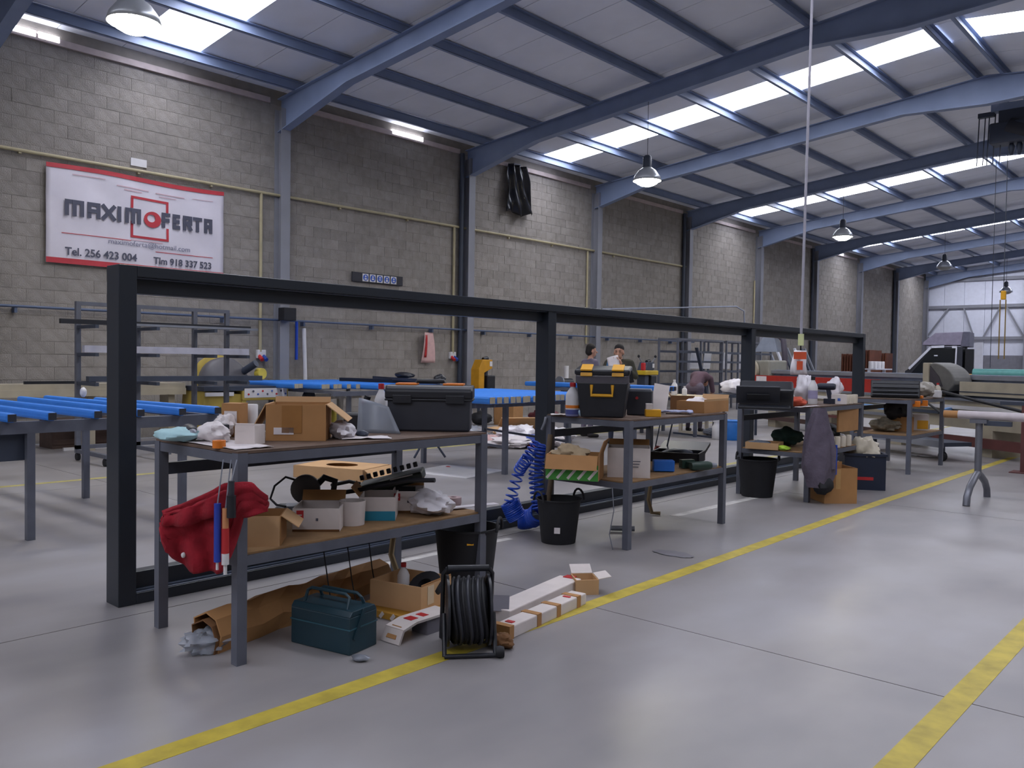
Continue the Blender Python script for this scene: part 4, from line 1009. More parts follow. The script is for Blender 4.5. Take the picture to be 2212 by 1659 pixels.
MB().cyl((-.2, 0, .12), (.05, 0, .05), .012, 8).ob('nozzle', WPLA, t, True); MB().box((.1, 0, .05), (.12, .05, .1)).ob('tool_body', WPLA, t, bevel=.01)
bottle('glue_bottle', 'small cream bottle with red cap at the far corner of the farthest bench', bt(2027, -3.47, ZB), .04, .2, mat('cream_plastic', 'c9bfae'), REDM)
t = carton('small_box', 'yellow brown carton on the shelf of the farthest bench', bt(1950, -3.8, ZS), (.28, .26, .2), R(25), CARD, [('b', 40, .08)], inner=CARDL)
patch(t, 'yellow_print', YPL, (-.1, -.132, .08), (.05, .002, .14))
t = carton('small_box', 'white and amber carton beside the yellow brown one on the farthest shelf', bt(1990, -3.68, ZS), (.2, .22, .22), R(25), WCARD, lid=True); patch(t, 'amber_panel', YPL, (.02, -.112, .08), (.14, .002, .12))
lump('scrap_heap', 'heap of grey scraps at the near end of the farthest shelf', bt(1912, -3.95, ZS), (.4, .35, .18), mat('scrap_grey', '8c8474', .8, var=.3, scale=20), 6, 'scrap', .5)
lump('black_bag', 'black cloth bag hanging under the farthest bench top', Vector((-3.85, 12.25, .65)), (.3, .5, .3), RUBBER, 9, 'bag', .35)

# ================================================================ BACKGROUND
def trestle(label, legs, x0, x1, y0, y1, h=.9, apron=.05, braces=(), ext=.1):
    t = thing('steel_trestle_table', label, 'table', ((x0 + x1) / 2, (y0 + y1) / 2, 0))
    cx, cy = t.location.x, t.location.y
    for lx, ly in legs: MB().bx(lx - cx - .028, lx - cx + .028, ly - cy - .028, ly - cy + .028, 0, h - .02).ob('leg', BENCHM, t)
    for x in (x0, x1): MB().bx(x - cx - .03, x - cx + .03, y0 - cy - ext, y1 - cy + ext, h - apron, h).ob('beam', BENCHM, t)
    for y in (y0, y1): MB().bx(x0 - cx + .03, x1 - cx - .03, y - cy - .025, y - cy + .025, h - .06, h - .01).ob('beam', BENCHM, t)
    for a, b in braces: MB().bar((a[0] - cx, a[1] - cy, a[2]), (b[0] - cx, b[1] - cy, b[2]), .03).ob('lower_rail', BENCHM, t)
    return t
def bluebar(label, a, b, w=.085, group=None, capm=None):
    a, b = Vector(a), Vector(b)
    t = thing('blue_profile', label, 'profile', (a + b) / 2, math.atan2((b - a).y, (b - a).x), group)
    L = (b - a).length
    MB().bx(-L / 2, L / 2, -w / 2, w / 2, 0, w).ob('blue_wrap', BLUEF, t, bevel=w * .3)
    MB().bx(L / 2 - .001, L / 2 + .012, -w * .4, w * .4, w * .1, w * .9).ob('end_cap', capm or PLASTB2, t)
    return t
# left trestle with wrapped profiles
trestle('steel trestle table at the far left carrying loose blue profiles', [(-6.9, 2.26), (-6.9, 3.45), (-8.56, 2.2), (-8.56, 3.3)], -8.56, -6.9, 1.5, 3.75, .895, .09)
o = MB().bx(-.01, .01, -.55, .55, -.2, .0).ob('apron_sheet', STEELD, None); place(o, (-6.955, 1.72, .80)); tag(o, 'dark sheet hanging under the near end of the far left trestle', 'sheet')
for k, (a, b) in enumerate([((-10.2, 1.95), (-6.78, 2.1)), ((-10.3, 2.32), (-6.8, 2.38)), ((-10.0, 2.62), (-6.82, 2.72)), ((-9.5, 3.02), (-6.85, 3.07)), ((-9.6, 3.3), (-6.8, 3.4)), ((-8.95, 3.55), (-6.8, 3.72))]):
    bluebar(['nearest', 'second', 'third', 'fourth', 'fifth', 'farthest'][k] + ' blue wrapped profile on the far left trestle', (*a, .897), (*b, .897),   .068, 'blue profiles on the far left trestle')
lump('white_cup', 'white cup on the farthest blue profiles', Vector((-8.6, 3.9, .0)), (.06, .06, .1), WPLA, 1, 'cup', .1).location = (-8.62, 3.3, .982)
# cantilever rack
t = thing('cantilever_rack', 'dark steel cantilever rack on casters before the left wall', 'rack', (-11.7, 5.4, 0))
for y in (4.41, 5.2, 6.03, 6.54):
    MB().bx(-.03, .03, y - 5.4 - .03, y - 5.4 + .03, .1, 2.05).ob('upright', BENCHM, t)
    for z in (1.0, 1.38, 1.74): MB().bx(.03, .62, y - 5.4 - .022, y - 5.4 + .022, z, z + .045).ob('arm', STEELD, t)
    MB().bx(-.03, .95, y - 5.4 - .025, y - 5.4 + .025, .1, .15).ob('base_arm', BENCHM, t)
MB().bx(-.03, .03, -1.02, 1.17, 2.05, 2.1).ob('top_beam', BENCHM, t); MB().bx(-.03, .03, -1.02, 1.17, .15, .2).ob('base_beam', BENCHM, t)
for x in (-.0, .88):
    for y in (-.99, 1.14): MB().cyl((x, y - .02, .05), (x, y + .02, .05), .05, 12).ob('caster', RUBBER, t, True)
def bar1(nm, label, a, b, w, h, m, cat='profile'):
    a, b = Vector(a), Vector(b); o = MB().bar(-(b - a) / 2, (b - a) / 2, w, h).ob(nm, m, None); o.location = (a + b) / 2; return tag(o, label, cat)
bar1('black_profile', 'long black profile on the top arms of the cantilever rack', (-11.45, 4.1, 1.825), (-11.4, 6.75, 1.825), .06, .06, PLASTB)
bar1('grey_profile', 'thin pale profile beside the black one on the rack top arms', (-11.3, 4.9, 1.81), (-11.28, 6.8, 1.81), .05, .03, GREY)
bar1('white_profile', 'long pale grey profile on the middle arms of the rack', (-11.36, 4.35, 1.475), (-11.34, 6.68, 1.475), .08, .09, mat('pale_lilac_film', 'a6a6b4', .5))
bar1('dark_profile', 'dark profile on the lowest arms of the cantilever rack', (-11.36, 4.4, 1.085), (-11.34, 6.9, 1.085), .1, .07, STEELD)
# saw machine
t = thing('mitre_saw_machine', 'yellow mitre saw machine with control console behind the rack', 'machine', (-12.6, 7.2, 0))
MB().prism([(-.8, 0), (-.05, 0), (-.05, .8), (-.72, .86)], .7, lambda a, c, w: (-.35 + w, a, c)).ob('cabinet', CREAMY, t, bevel=.01)
MB().bx(.36, .4, -.72, -.25, .78, .84).ob('side_plate', WPLA, t)
MB().box((.37, -.45, .5), (.02, .3, .16)).ob('access_panel', mat('dull_yellow', '8f7f3e', .5), t)
MB().bx(-.4, .4, -.75, .55, .86, .93).ob('saw_table', STEELD, t)
MB().lathe([(.42, -.12), (.42, .06), (.36, .12), (.05, .13)], 28, c=(0, -.2, .97), ax=(1, 0, .15)).ob('blade_hood', mat('hood_grey', '5a585c', .5), t, True)
MB().lathe([(.45, -.02), (.45, .02)], 28, c=(-.08, -.26, .98), ax=(1, 0, .15)).ob('hood_ring', CREAMY, t, True)
MB().cyl((.05, .1, 1.15), (.3, .2, 1.3), .06, 12).ob('motor', STEELD, t, True)
MB().cyl((.2, .3, 1.13), (.3, .32, 1.13), .09, 16).ob('yellow_knob', mat('bright_knob_yellow', 'c9b64a', .5), t, True)
MB().bx(.0, .4, -.1, .75, .7, .92).ob('console', CREAMY, t, bevel=.02)
MB().box((.405, .32, .82), (.012, .78, .15)).ob('console_face', WPLA, t)
for k in range(9): MB().cyl((.41, -.0 + .085 * k, .8 + .05 * (k % 2)), (.422, -.0 + .085 * k, .8 + .05 * (k % 2)), .016, 8).ob('dial', [REDM, BANGREY, mat('blue_print', '4a68b0', .6)][k % 3], t)
for y in (-.06, .7): MB().bx(.1, .38, y - .04, y + .04, 0, .7).ob('console_leg', CREAMY, t)
t = thing('roller_conveyor', 'long cream infeed conveyor along the wall left of the yellow saw', 'conveyor', (-12.9, 4.9, 0))
MB().bx(-.2, .2, -1.9, 1.5, .88, .98).ob('bed', CREAM, t)
MB().bx(.2, .22, -1.9, 1.5, .8, .9).ob('side_rail', CREAM, t)
for y in (-1.2, .1, 1.3): MB().bx(-.15, .15, y - .05, y + .05, 0, .88).ob('leg', CREAM, t)
bar1('striped_rod', 'black and white striped rod lying on the cream conveyor', (-12.75, 4.1, 1.0), (-12.75, 5.05, 1.0), .04, .04, PLASTB, 'rod')
for k, (y, z0, lb) in enumerate([(4.9, 0, 'dark brown crate on the floor by the left wall'), (5.5, 0, 'dark brown crate right of the other one by the left wall')]):
    c = carton('wooden_crate', lb, (-13.55, y, 0), (.5, .5, .42), 0, mat('dark_crate', '4a3a34', .85, var=.2), lid=True, cat='crate')
    for z in (.1, .24, .36): MB().bx(.252, .262, -.24, .24, z - .04, z + .04).ob('slat', mat('dark_crate', '4a3a34'), c)
bar1('white_bar', 'long white bar on the floor at the foot of the left wall', (-13.0, 4.7, .02), (-12.9, 6.6, .02), .05, .04, WPLA, 'bar')
# floor bits behind the frame
t = thing('shop_vacuum', 'dark shop vacuum with curved hose at the far left edge', 'vacuum', (-10.6, 2.75, 0))
MB().lathe([(.2, .08), (.22, .12), (.22, .4), (.16, .5), (.05, .53)], 20).ob('tank', PLASTB, t, True)
MB().tube([(.15, 0, .42), (.32, .06, .5), (.42, .1, .36), (.4, .1, .12), (.5, .14, .03)], .028, 8).ob('hose', RUBBER, t, True)
for a in (0, 2.1, 4.2): MB().cyl((.17 * math.cos(a), .17 * math.sin(a) - .02, .04), (.17 * math.cos(a), .17 * math.sin(a) + .02, .04), .04, 10).ob('caster', RUBBER, t, True)
t = thing('flat_carton', 'flat brown carton with a round hole on the floor behind the frame', 'box', (-8.15, 6.05, 0), R(20))
n = 24; W, D, Hh = .95, .6, .14
ring = [(.2 * math.cos(2 * math.pi * k / n), .15 * math.sin(2 * math.pi * k / n), Hh) for k in range(n)]
sqr = []
for k in range(n):
    c, s_ = math.cos(2 * math.pi * k / n), math.sin(2 * math.pi * k / n); f = min(W / 2 / max(abs(c), 1e-6), D / 2 / max(abs(s_), 1e-6)); sqr.append((c * f, s_ * f, Hh))
b = MB(); b.add(ring + sqr, [(k, (k + 1) % n, n + (k + 1) % n, n + k) for k in range(n)]); b.bx(-W / 2, W / 2, -D / 2, -D / 2 + .006, 0, Hh).bx(-W / 2, W / 2, D / 2 - .006, D / 2, 0, Hh).bx(-W / 2, -W / 2 + .006, -D / 2, D / 2, 0, Hh).bx(W / 2 - .006, W / 2, -D / 2, D / 2, 0, Hh).bx(-W / 2, W / 2, -D / 2, D / 2, 0, .004)
b.ob('carton_body', CARDL, t); MB().box((W / 2 + .1, 0, .08), (.2, D, .006), (0, R(35), 0)).ob('side_flap', CARDL, t)
o = MB().box((0, 0, .006), (.9, .9, .01)).ob('white_board', WPLA, None); place(o, (-7.55, 7.35, 0), R(12)); tag(o, 'square white board lying flat on the floor behind the frame', 'board')
t = thing('tripod_stand', 'rusty folding tripod stand on the floor under the middle blue table', 'stand', (-8.95, 8.15, 0))
for a in (0, 2.1, 4.2): MB().tube([(0, 0, .36), (.26 * math.cos(a + .5), .26 * math.sin(a + .5), .01)], .016, 6).ob('leg', STEELD, t)
MB().tube([(0, 0, .3), (0, 0, .5)], .02, 8).ob('post', STEELD, t); MB().box((-.12, -.1, .32), (.26, .05, .04), (0, 0, R(30))).ob('arm', RUST, t)
lump('red_scrap', 'small red scrap on the floor behind the frame', on(968, 1010), (.08, .04, .02), REDM, 1, 'scrap', .2)
# blue tables mid hall
trestle('steel trestle table with a deck of short blue profiles in mid hall', [(-6.97, 7.62), (-8.49, 7.65), (-8.53, 8.87), (-6.97, 8.87)], -8.5, -6.97, 7.62, 8.87, .895, .06, [((-8.5, 7.64, .4), (-6.97, 7.64, .33)), ((-8.5, 8.87, .4), (-6.97, 8.87, .33)), ((-8.5, 7.64, .36), (-8.5, 8.87, .36))], .7)
random.seed(5)
ORD = 'first second third fourth fifth sixth seventh eighth ninth tenth eleventh twelfth thirteenth fourteenth fifteenth sixteenth seventeenth eighteenth nineteenth twentieth'.split()
for k in range(20):
    y = 7.0 + .11 * k; e = (-6.62 if k < 8 else -6.72) + random.uniform(-.03, .03)
    bluebar(ORD[k] + ' blue profile from the near side of the flat mid hall deck', (e - 1.95, y, .897), (e, y, .897), .09, 'deck of blue profiles in mid hall', CREAM)
trestle('steel trestle table with long blue profiles reaching to the block wall', [(-10.67, 8.04), (-12.9, 8.05), (-12.9, 9.7), (-10.4, 9.7)], -12.9, -10.5, 8.0, 9.72, .895, .07, [((-12.9, 8.04, .4), (-10.67, 8.04, .35))], .4)
for k in range(18):
    y = 7.75 + .12 * k; e = [-12.2, -11.8, -11.3, -11.2, -10.7, -10.5, -10.2, -10.15, -10.1][min(k // 2, 8)] + random.uniform(-.05, .05) + (.5 if k < 4 else 0)
    bluebar(ORD[k] + ' blue profile from the near side of the row by the block wall', (-13.6, y, .897), (e, y, .897), .09, 'row of blue profiles by the wall', CREAM)
bar1('dark_profile', 'long dark profile lying on the blue row by the wall', (-12.6, 9.3, 1.02), (-10.3, 9.6, 1.02), .06, .06, PLASTB)
bar1('dark_profile', 'second dark profile crossing the blue row by the wall', (-12.2, 9.75, 1.06), (-10.2, 9.1, 1.06), .05, .05, PLASTB2)
lump('dark_tool', 'black tool lying on the dark profiles by the wall', Vector((-11.0, 9.45, 1.08)), (.5, .14, .1), PLASTB, 4, 'tool', .3)
lump('dark_tool', 'dark clamp on the blue row near the yellow machine', Vector((-10.45, 9.75, .99)), (.22, .18, .16), PLASTB, 9, 'clamp', .4)
# side bracket wheel by first column and small yellow cone
t = thing('crank_stand', 'dark hand wheel and rail beside the yellow saw', 'wheel', (-12.2, 8.35, .72))
MB().lathe([(.12, -.03), (.14, 0), (.12, .03)], 18, ax=(1, 0, 0)).ob('wheel', RUBBER, t, True); MB().bx(-.03, .03, .1, 1.1, -.03, .06).ob('rail', CREAM, t); MB().bx(-.03, .03, .6, .7, -.72, -.03).ob('support', CREAM, t)
t = thing('yellow_cone', 'small yellow cone on the floor by the first column', 'cone', (-13.2, 9.6, 0))
MB().lathe([(.14, 0), (.12, .04), (.03, .5), (.025, .52)], 16).ob('cone_body', mat('cone_yellow', 'c9b23c', .6), t, True); MB().bx(-.16, .16, -.16, .16, 0, .025).ob('cone_base', mat('cone_yellow', 'c9b23c'), t)
# yellow black press by second column
def press(label, loc, levers):
    t = thing('punch_press', label, 'machine', loc)
    MB().bx(-.25, .25, -.32, .32, .68, .74).ob('table_top', RUST, t)
    for x in (-.2, .2):
        for y in (-.27, .27): MB().bx(x - .025, x + .025, y - .025, y + .025, 0, .68).ob('leg', STEELD, t)
    YM = mat('press_yellow', 'c08a16', .5) if not levers else STEELD
    MB().prism([(-.2, .74), (-.02, .74), (-.02, 1.12), (.24, 1.22), (.24, 1.42), (-.08, 1.42), (-.2, 1.2)], .26, lambda a, c, w: (-.13 + w, a, c)).ob('press_frame', YM, t, bevel=.015)
    MB().bx(-.15, .17, .04, .3, .74, 1.06).ob('die_block', PLASTB, t, bevel=.02)
    MB().cyl((0, .14, 1.06), (0, .14, 1.2), .06, 12).ob('ram', STEELD, t, True)
    MB().bx(.131, .14, .14, .22, 1.27, 1.38).ob('maker_plate', WPLA, t)
    MB().cyl((0, .06, 1.42), (0, .2, 1.45), .05, 10).ob('cylinder', PLASTB, t, True)
    if levers:
        for s, dy in ((-1, -.35), (1, .45)):
            MB().tube([(0, .05, 1.2), (.02, dy, 1.55)], .013, 6).ob('lever', GREY, t); MB().blob((.02, dy, 1.53), (.07, .07, .08), 1, .1, flat=False).ob('lever_knob', RUBBER, t, True)
        MB().bx(-.16, .2, -.3, .34, 1.08, 1.2).ob('belt_guard', mat('guard_yellow', 'b89a20', .5), t, bevel=.02)
        MB().box((.1, -.25, 1.3), (.1, .1, .2)).ob('red_motor', REDM, t, bevel=.02)
    return t
press('yellow and black punch press by the second column', (-13.35, 13.75, 0), False)
press('yellow and black drill press with two levers behind the workers', (-12.3, 18.9, 0), True)
t = thing('grinder_stand', 'pedestal grinder partly hidden behind the first mullion', 'grinder', (-12.6, 15.9, 0))
MB().bx(-.08, .08, -.08, .08, 0, .8).ob('pedestal', STEELD, t); MB().cyl((-.0, -.2, .9), (0, .2, .9), .1, 14).ob('motor', PLASTB, t, True); MB().cyl((0, -.24, .92), (0, -.2, .92), .13, 16).ob('grinding_wheel', GREY, t, True); MB().cyl((0, .02, 1.0), (0, .02, 1.3), .06, 12).ob('white_guard', WPLA, t, True)
# wooden/cardboard boxes at the wall and debris heap
t = carton('open_carton', 'brown carton on the floor by the wall beside the punch press', (-12.4, 13.65, 0), (.5, .4, .42), R(10), CARD, [('l', 60, .2)])
lump('red_machine', 'dark red pump on the floor right of the brown wall carton', Vector((-12.1, 14.5, 0)), (.7, .4, .34), mat('dark_red_paint', '5a2228', .6), 3, 'pump', .4)
lump('dark_sack', 'dark sack on the floor left of the brown wall carton', Vector((-12.7, 13.1, 0)), (.5, .4, .3), RUBBER, 6, 'sack', .3)
bar1('iron_rod', 'thin iron rod leaning against the wall past the punch press', (-13.2, 14.4, .02), (-13.9, 14.35, 1.25), .02, .02, RUST, 'rod')
random.seed(11)
hp = [('white paper sheets heaped at the near side of the debris pile', PAPER, 1.0, .16), ('clear film heap on the debris pile', WBAG, .8, .3), ('blue and white wrapper on the debris pile', mat('wrapper_blue', '4a64b8', .5), .35, .2), ('brown paper on the debris pile', CARDL, .9, .22), ('white film at the far end of the debris pile', WBAG, .9, .25), ('pink paper on the debris pile', mat('pink_paper', 'c9a5a2'), .5, .15), ('grey film at the left of the debris pile', CLEAR, .7, .25), ('red scrap of wrapper on the debris pile', REDM, .2, .1), ('dark offcut on the debris pile', STEELD, .3, .2), ('crumpled white wrapper at the front of the debris pile', PAPER, .4, .18)]
sp = [(-9.1, 10.2), (-9.5, 10.7), (-8.9, 10.35), (-10.2, 11.0), (-9.2, 11.3), (-9.7, 10.2), (-10.3, 10.4), (-8.75, 10.25), (-9.3, 10.95), (-8.7, 10.75)]
for k, ((lb, m, w, h), (x, y)) in enumerate(zip(hp, sp)):
    lump('scrap_piece', lb, Vector((x, y, 0)), (w, w * .7, h), m, 20 + k, 'scrap', .6, 3, random.uniform(0, 3))
o = MB().box((0, 0, .2), (.9, .02, .5), (R(50), 0, 0)).ob('chipboard_offcut', CARDL, None); place(o, (-10.3, 11.7, 0), R(60)); tag(o, 'tan board leaning over the debris pile', 'board')
# third blue profiles and their stand
a, b_ = Vector((-11.3, 13.0, .93)), Vector((-7.95, 13.0, .93))
for k in range(3): bluebar(['front', 'middle', 'rear'][k] + ' blue profile on the stand behind the workers', (-11.3, 12.95 + .12 * k, .897), (-7.95, 12.95 + .12 * k, .897), .09, 'blue profiles behind the workers')
trestle('low steel trestle behind the workers', [(-10.6, 12.9), (-8.6, 12.9), (-10.6, 13.4), (-8.6, 13.4)], -10.6, -8.6, 12.9, 13.4, .895, .06)

# ---------------------------------------------------------------- right part: table, rack, racks, window frame
trestle('steel table with cream top in front of the bent worker', [(-9.3, 14.2), (-8.1, 14.2), (-9.3, 15.0), (-8.1, 15.0)], -9.3, -8.1, 14.2, 15.0, .74, .06)
o = MB().bx(-.75, .75, -.5, .5, 0, .03).ob('cream_board', mat('cream_board', 'b5a88e', .7), None); place(o, (-8.7, 14.6, .742)); tag(o, 'cream board lying on the table before the bent worker', 'board')
bottle('foam_can', 'tall white bottle on the cream board', (-8.75, 14.5, .774), .06, .3, WPLA, WPLA)
bottle('foam_can', 'short white bottle on the cream board', (-8.55, 14.55, .774), .05, .18, WPLA, WPLA)
lump('red_cloth', 'red cloth on the left of the cream board', Vector((-9.15, 14.4, .774)), (.35, .25, .1), REDM, 3, 'cloth', .4)
lump('film_roll', 'crumpled white film beside the bent worker', Vector((-7.9, 15.4, .8)), (.6, .4, .3), WBAG, 5, 'film', .45)
t = thing('film_stand', 'grey stand under the white film beside the bent worker', 'stand', (-7.9, 15.4, 0)); MB().bx(-.4, .4, -.25, .25, .74, .8).ob('top', STEELD, t)
for x in (-.35, .35):
    for y in (-.2, .2): MB().bx(x - .02, x + .02, y - .02, y + .02, 0, .74).ob('leg', STEELD, t)
t = thing('leaning_window', 'cream window frame leaning on the floor under the second bench view', 'window frame', (-8.45, 14.75, 0), R(8))
CF = mat('cream_frame', 'b3a894', .6)
for q in ((-.3, -.24, 0, .45), (.24, .3, 0, .45), (-.24, .24, 0, .06), (-.24, .24, .39, .45)): MB().bx(q[0], q[1], -.03, .03, q[2], q[3]).ob('frame_member', CF, t)
bar1('dark_bar', 'dark bar on the floor before the cream window frame', (-8.8, 14.6, .015), (-7.8, 14.3, .015), .05, .03, STEELD, 'bar')
lump('grey_scraps', 'grey aluminium scraps right of the cream window frame', Vector((-7.95, 14.8, 0)), (.6, .4, .14), GREY, 8, 'scrap', .5)
t = thing('barrel', 'bright blue plastic barrel beside the second mullion', 'barrel', (-7.35, 14.25, 0)); MB().lathe([(.14, 0), (.16, .05), (.16, .3), (.14, .34)], 18).ob('barrel_body', mat('barrel_blue', '1f6ab8', .5), t, True); MB().lathe([(.15, .34), (.15, .36), (.13, .37)], 18).ob('lid', mat('barrel_blue', '1f6ab8'), t, True)
bottle('white_drum', 'white plastic drum left of the blue barrel', (-7.62, 14.2, 0), .11, .36, WPLA, WPLA, None, neck=.7, cat='drum')
def gridrack(label, y0, y1, cols):
    t = thing('storage_rack', label, 'rack', (-12.5, (y0 + y1) / 2, 0)); L = (y1 - y0) / 2
    for k in range(cols + 1):
        y = -L + 2 * L * k / cols
        for x in (-.3, .3): MB().bx(x - .025, x + .025, y - .025, y + .025, 0, 2.1).ob('upright', BENCHM, t)
        MB().bx(-.275, .275, y - .02, y + .02, 2.04, 2.09).ob('cross_bar', BENCHM, t)
    for z in (.45, .8, 1.17, 1.45, 1.73):
        for x in (-.3, .3): MB().bx(x - .02, x + .02, -L, L, z - .03, z + .03).ob('shelf_rail', STEELD, t)
    MB().bx(-.33, -.28, -L, L, 2.05, 2.1).ob('top_rail', BENCHM, t); MB().bx(.28, .33, -L, L, 2.05, 2.1).ob('top_rail', BENCHM, t)
gridrack('tall dark steel grid rack by the fourth column', 20.35, 22.9, 2)
gridrack('second steel grid rack partly behind the second mullion', 23.15, 26.2, 4)
for k, (y, w) in enumerate([(21.7, .5), (22.4, .4), (23.6, .45), (24.5, .4)]):
    o = MB().box((0, 0, .3), (.02, w, .5), (0, R(6), 0)).ob('stored_sheet', WHITEM, None); place(o, (-12.42, y, 1.2)); tag(o, ['first', 'second', 'third', 'fourth'][k] + ' white panel from the left stored in the grid racks', 'panel')
bar1('dark_plank', 'dark plank leaning on the steel grid rack', (-11.9, 21.7, .02), (-12.1, 21.2, 1.85), .12, .03, STEELD, 'plank')

# ---------------------------------------------------------------- long double-head saw line
MO = Vector((-3.2, 14.6, 0)); md = Vector((.84, -.543, 0)).normalized(); mn = Vector((.543, .84, 0)).normalized()
t = thing('saw_line', 'long grey double-head saw line with red guard across the hall', 'machine', MO, math.atan2(md.y, md.x))
def mbx(nm, u0, u1, v0, v1, z0, z1, m, bev=0): return MB().bx(u0, u1, v0, v1, z0, z1).ob(nm, m, t, bevel=bev)
mbx('bed', -6.6, 2.6, .1, .75, .42, .86, CREAM); mbx('lower_beam', -1.2, 2.6, .0, .1, .14, .29, RUST); mbx('lower_beam', -6.6, -1.2, .02, .1, .16, .25, mat('dark_red_brown', '43302e', .6))
mbx('bed_top', -6.6, 2.6, .05, .8, .86, .9, GREY); mbx('upper_beam', -6.9, 2.6, .45, .7, 1.12, 1.28, mat('rail_grey', '7c8498', .4, metal=.3)); mbx('guide_rail', -6.9, 2.6, .38, .46, 1.2, 1.27, ALU); mbx('guide_rail', -6.9, 2.6, .36, .46, 1.05, 1.11, ALU)
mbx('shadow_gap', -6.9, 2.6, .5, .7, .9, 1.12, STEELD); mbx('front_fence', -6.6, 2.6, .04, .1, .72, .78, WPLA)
mbx('red_guard', -7.2, -2.75, .16, .2, .88, 1.15, mat('guard_red', 'a2261c', .5)); mbx('notice', -6.98, -6.55, .155, .16, .9, 1.13, PAPER)
for u in (-6.2, -4.2, -2.2, -.2, 1.8): mbx('foot', u - .15, u + .15, .1, .7, 0, .42, CREAM)
mbx('body_panel', -.7, 2.6, .06, .12, .95, 1.17, CREAM); mbx('body_line', -.7, 2.6, .05, .06, 1.0, 1.015, STEELD)
fan = [(0, 0), (0, .36)] + [(.56 * math.sin(a), .02 + .36 * math.cos(a)) for a in [math.pi / 2 * k / 10 for k in range(1, 11)]] + [(.42, -.1)]
MB().prism(fan, .36, lambda a, c, w: (-1.32 + a, .02 + w, 1.1 + c)).ob('saw_hood', mat('dome_grey', '63625f', .5, var=.15), t, bevel=.02)
MB().prism([(.02, .0), (.3, -.02), (.22, .14), (.02, .32)], .01, lambda a, c, w: (-1.32 + a, .008 + w, 1.1 + c)).ob('hood_opening', mat('dome_inside', '39343a', .7), t)
MB().bx(-1.46, -1.32, .0, .4, 1.0, 1.47).ob('hood_plate', CREAM, t, bevel=.01)
mbx('head_bracket', -1.55, -1.35, .1, .4, .9, 1.4, CREAM, .02); mbx('left_head', -7.6, -6.7, .3, .8, .9, 1.5, mat('head_cream', '8a887e', .6), .04)
MB().lathe([(.24, 0), (.24, .06)], 20, c=(-7.3, .28, 1.25), ax=(0, -1, 0)).ob('head_disc', CREAM, t, True); MB().cyl((-7.3, .22, 1.25), (-7.3, .18, 1.25), .07, 10).ob('head_hub', STEELD, t, True)
MB().tube([(-1.6, .0, 1.05), (-.9, -.1, 1.0), (0, -.2, .88), (1.0, -.25, .75), (2.5, -.3, .6)], .025, 8).ob('air_hose', RUBBER, t, True)
MB().tube([(-1.6, .0, 1.05), (-1.1, -.2, .8), (-.6, -.3, .62)], .018, 8).ob('air_hose', RUBBER, t, True)
for k, (u, z) in enumerate([(-5.9, .56), (-4.6, .36), (-3.2, .5), (-2.2, .62)]): mbx('bed_bar', u, u + 1.1, .02, .08, z, z + .05, [ALU, RUST, ALU, STEELD][k])
t = thing('dust_hood', 'grey extraction hood with duct above the left saw head', 'hood', onY(1662, 760, 19.5))
MB().loft([[(-.3, -.2, 0), (.3, -.2, 0), (.3, .2, 0), (-.3, .2, 0)], [(-.1, -.1, .4), (.15, -.1, .4), (.15, .1, .4), (-.1, .1, .4)]]).ob('hood_body', mat('hood_metal', '737a88', .5), t)
MB().tube([(.0, 0, .4), (.1, 0, .5), (.35, .0, .3), (.4, 0, -.1), (.4, 0, -1.6)], .07, 10).ob('flex_duct', mat('duct_dark', '4a4450', .6), t, True)
bar1('aluminium_tube', 'pale blue tube lying on the saw bed left of the farthest bench', MO + md * -3.0 + mn * -.1 + Vector((0, 0, .66)), MO + md * -2.2 + mn * -.15 + Vector((0, 0, .66)), .07, .07, mat('pale_blue_film', '78a4dc', .5), 'tube')
bar1('aluminium_tube', 'pale blue tube lying right of the farthest bench', on(2035, 888, .7), on(2068, 880, .72), .06, .06, mat('pale_blue_film', '78a4dc'), 'tube')
t = thing('offcut_trolley', 'low dark trolley on casters behind the farthest bench', 'trolley', (-3.85, 14.0, 0), math.atan2(md.y, md.x))
MB().bx(-1.3, .5, -.25, .25, .22, .28).ob('deck', STEELD, t); MB().bx(-1.3, .5, -.27, -.25, .2, .3).ob('edge', ALU, t)
for x in (-1.1, .4): MB().cyl((x, -.2, .07), (x, -.15, .07), .07, 12).ob('caster', RUBBER, t, True); MB().bx(x - .02, x + .02, -.2, -.15, .07, .22).ob('caster_fork', STEELD, t)
# roller stand near right edge
t = thing('roller_stand', 'grey tube roller stand with curved legs and white roller at the right', 'stand', (-2.25, 9.8, 0))
GT = mat('grey_tube', '6d6f78', .4, metal=.4)
MB().cyl((0, 0, .28), (0, 0, .86), .035, 12).ob('post', GT, t, True)
for s in (-1, 1): MB().tube([(0, 0, .3), (0, s * .12, .26), (0, s * .3, .18), (0, s * .4, .09), (0, s * .42, 0)], .035, 10).ob('leg', GT, t, True)
MB().cyl((-.2, 0, .9), (.55, 0, .9), .045, 14).ob('roller', mat('roller_white', 'b9b0b4', .4), t, True); MB().cyl((-.34, 0, .9), (-.2, 0, .9), .04, 12).ob('roller_end', CARD, t, True); MB().cyl((.55, 0, .9), (.72, 0, .9), .04, 12).ob('roller_end', CARD, t, True)
MB().bx(-.08, .08, -.05, .05, .82, .86).ob('bracket', GT, t); MB().bx(.05, .3, -.03, .03, .8, .85).ob('side_arm', STEELD, t)
t = thing('post_stand', 'rusty steel post stand at the right picture edge', 'stand', (-2.42, 12.95, 0)); MB().bx(-.04, .04, -.04, .04, 0, .9).ob('post', RUST, t); MB().bx(-.15, .15, -.15, .15, 0, .012).ob('foot_plate', RUST, t); MB().bx(-.3, .3, -.03, .03, .9, .95).ob('head_bar', STEELD, t)
lump('white_film', 'flattened white film on the floor behind the farthest bench', on(2000, 985), (.6, .35, .02), WBAG, 4, 'film', .4)

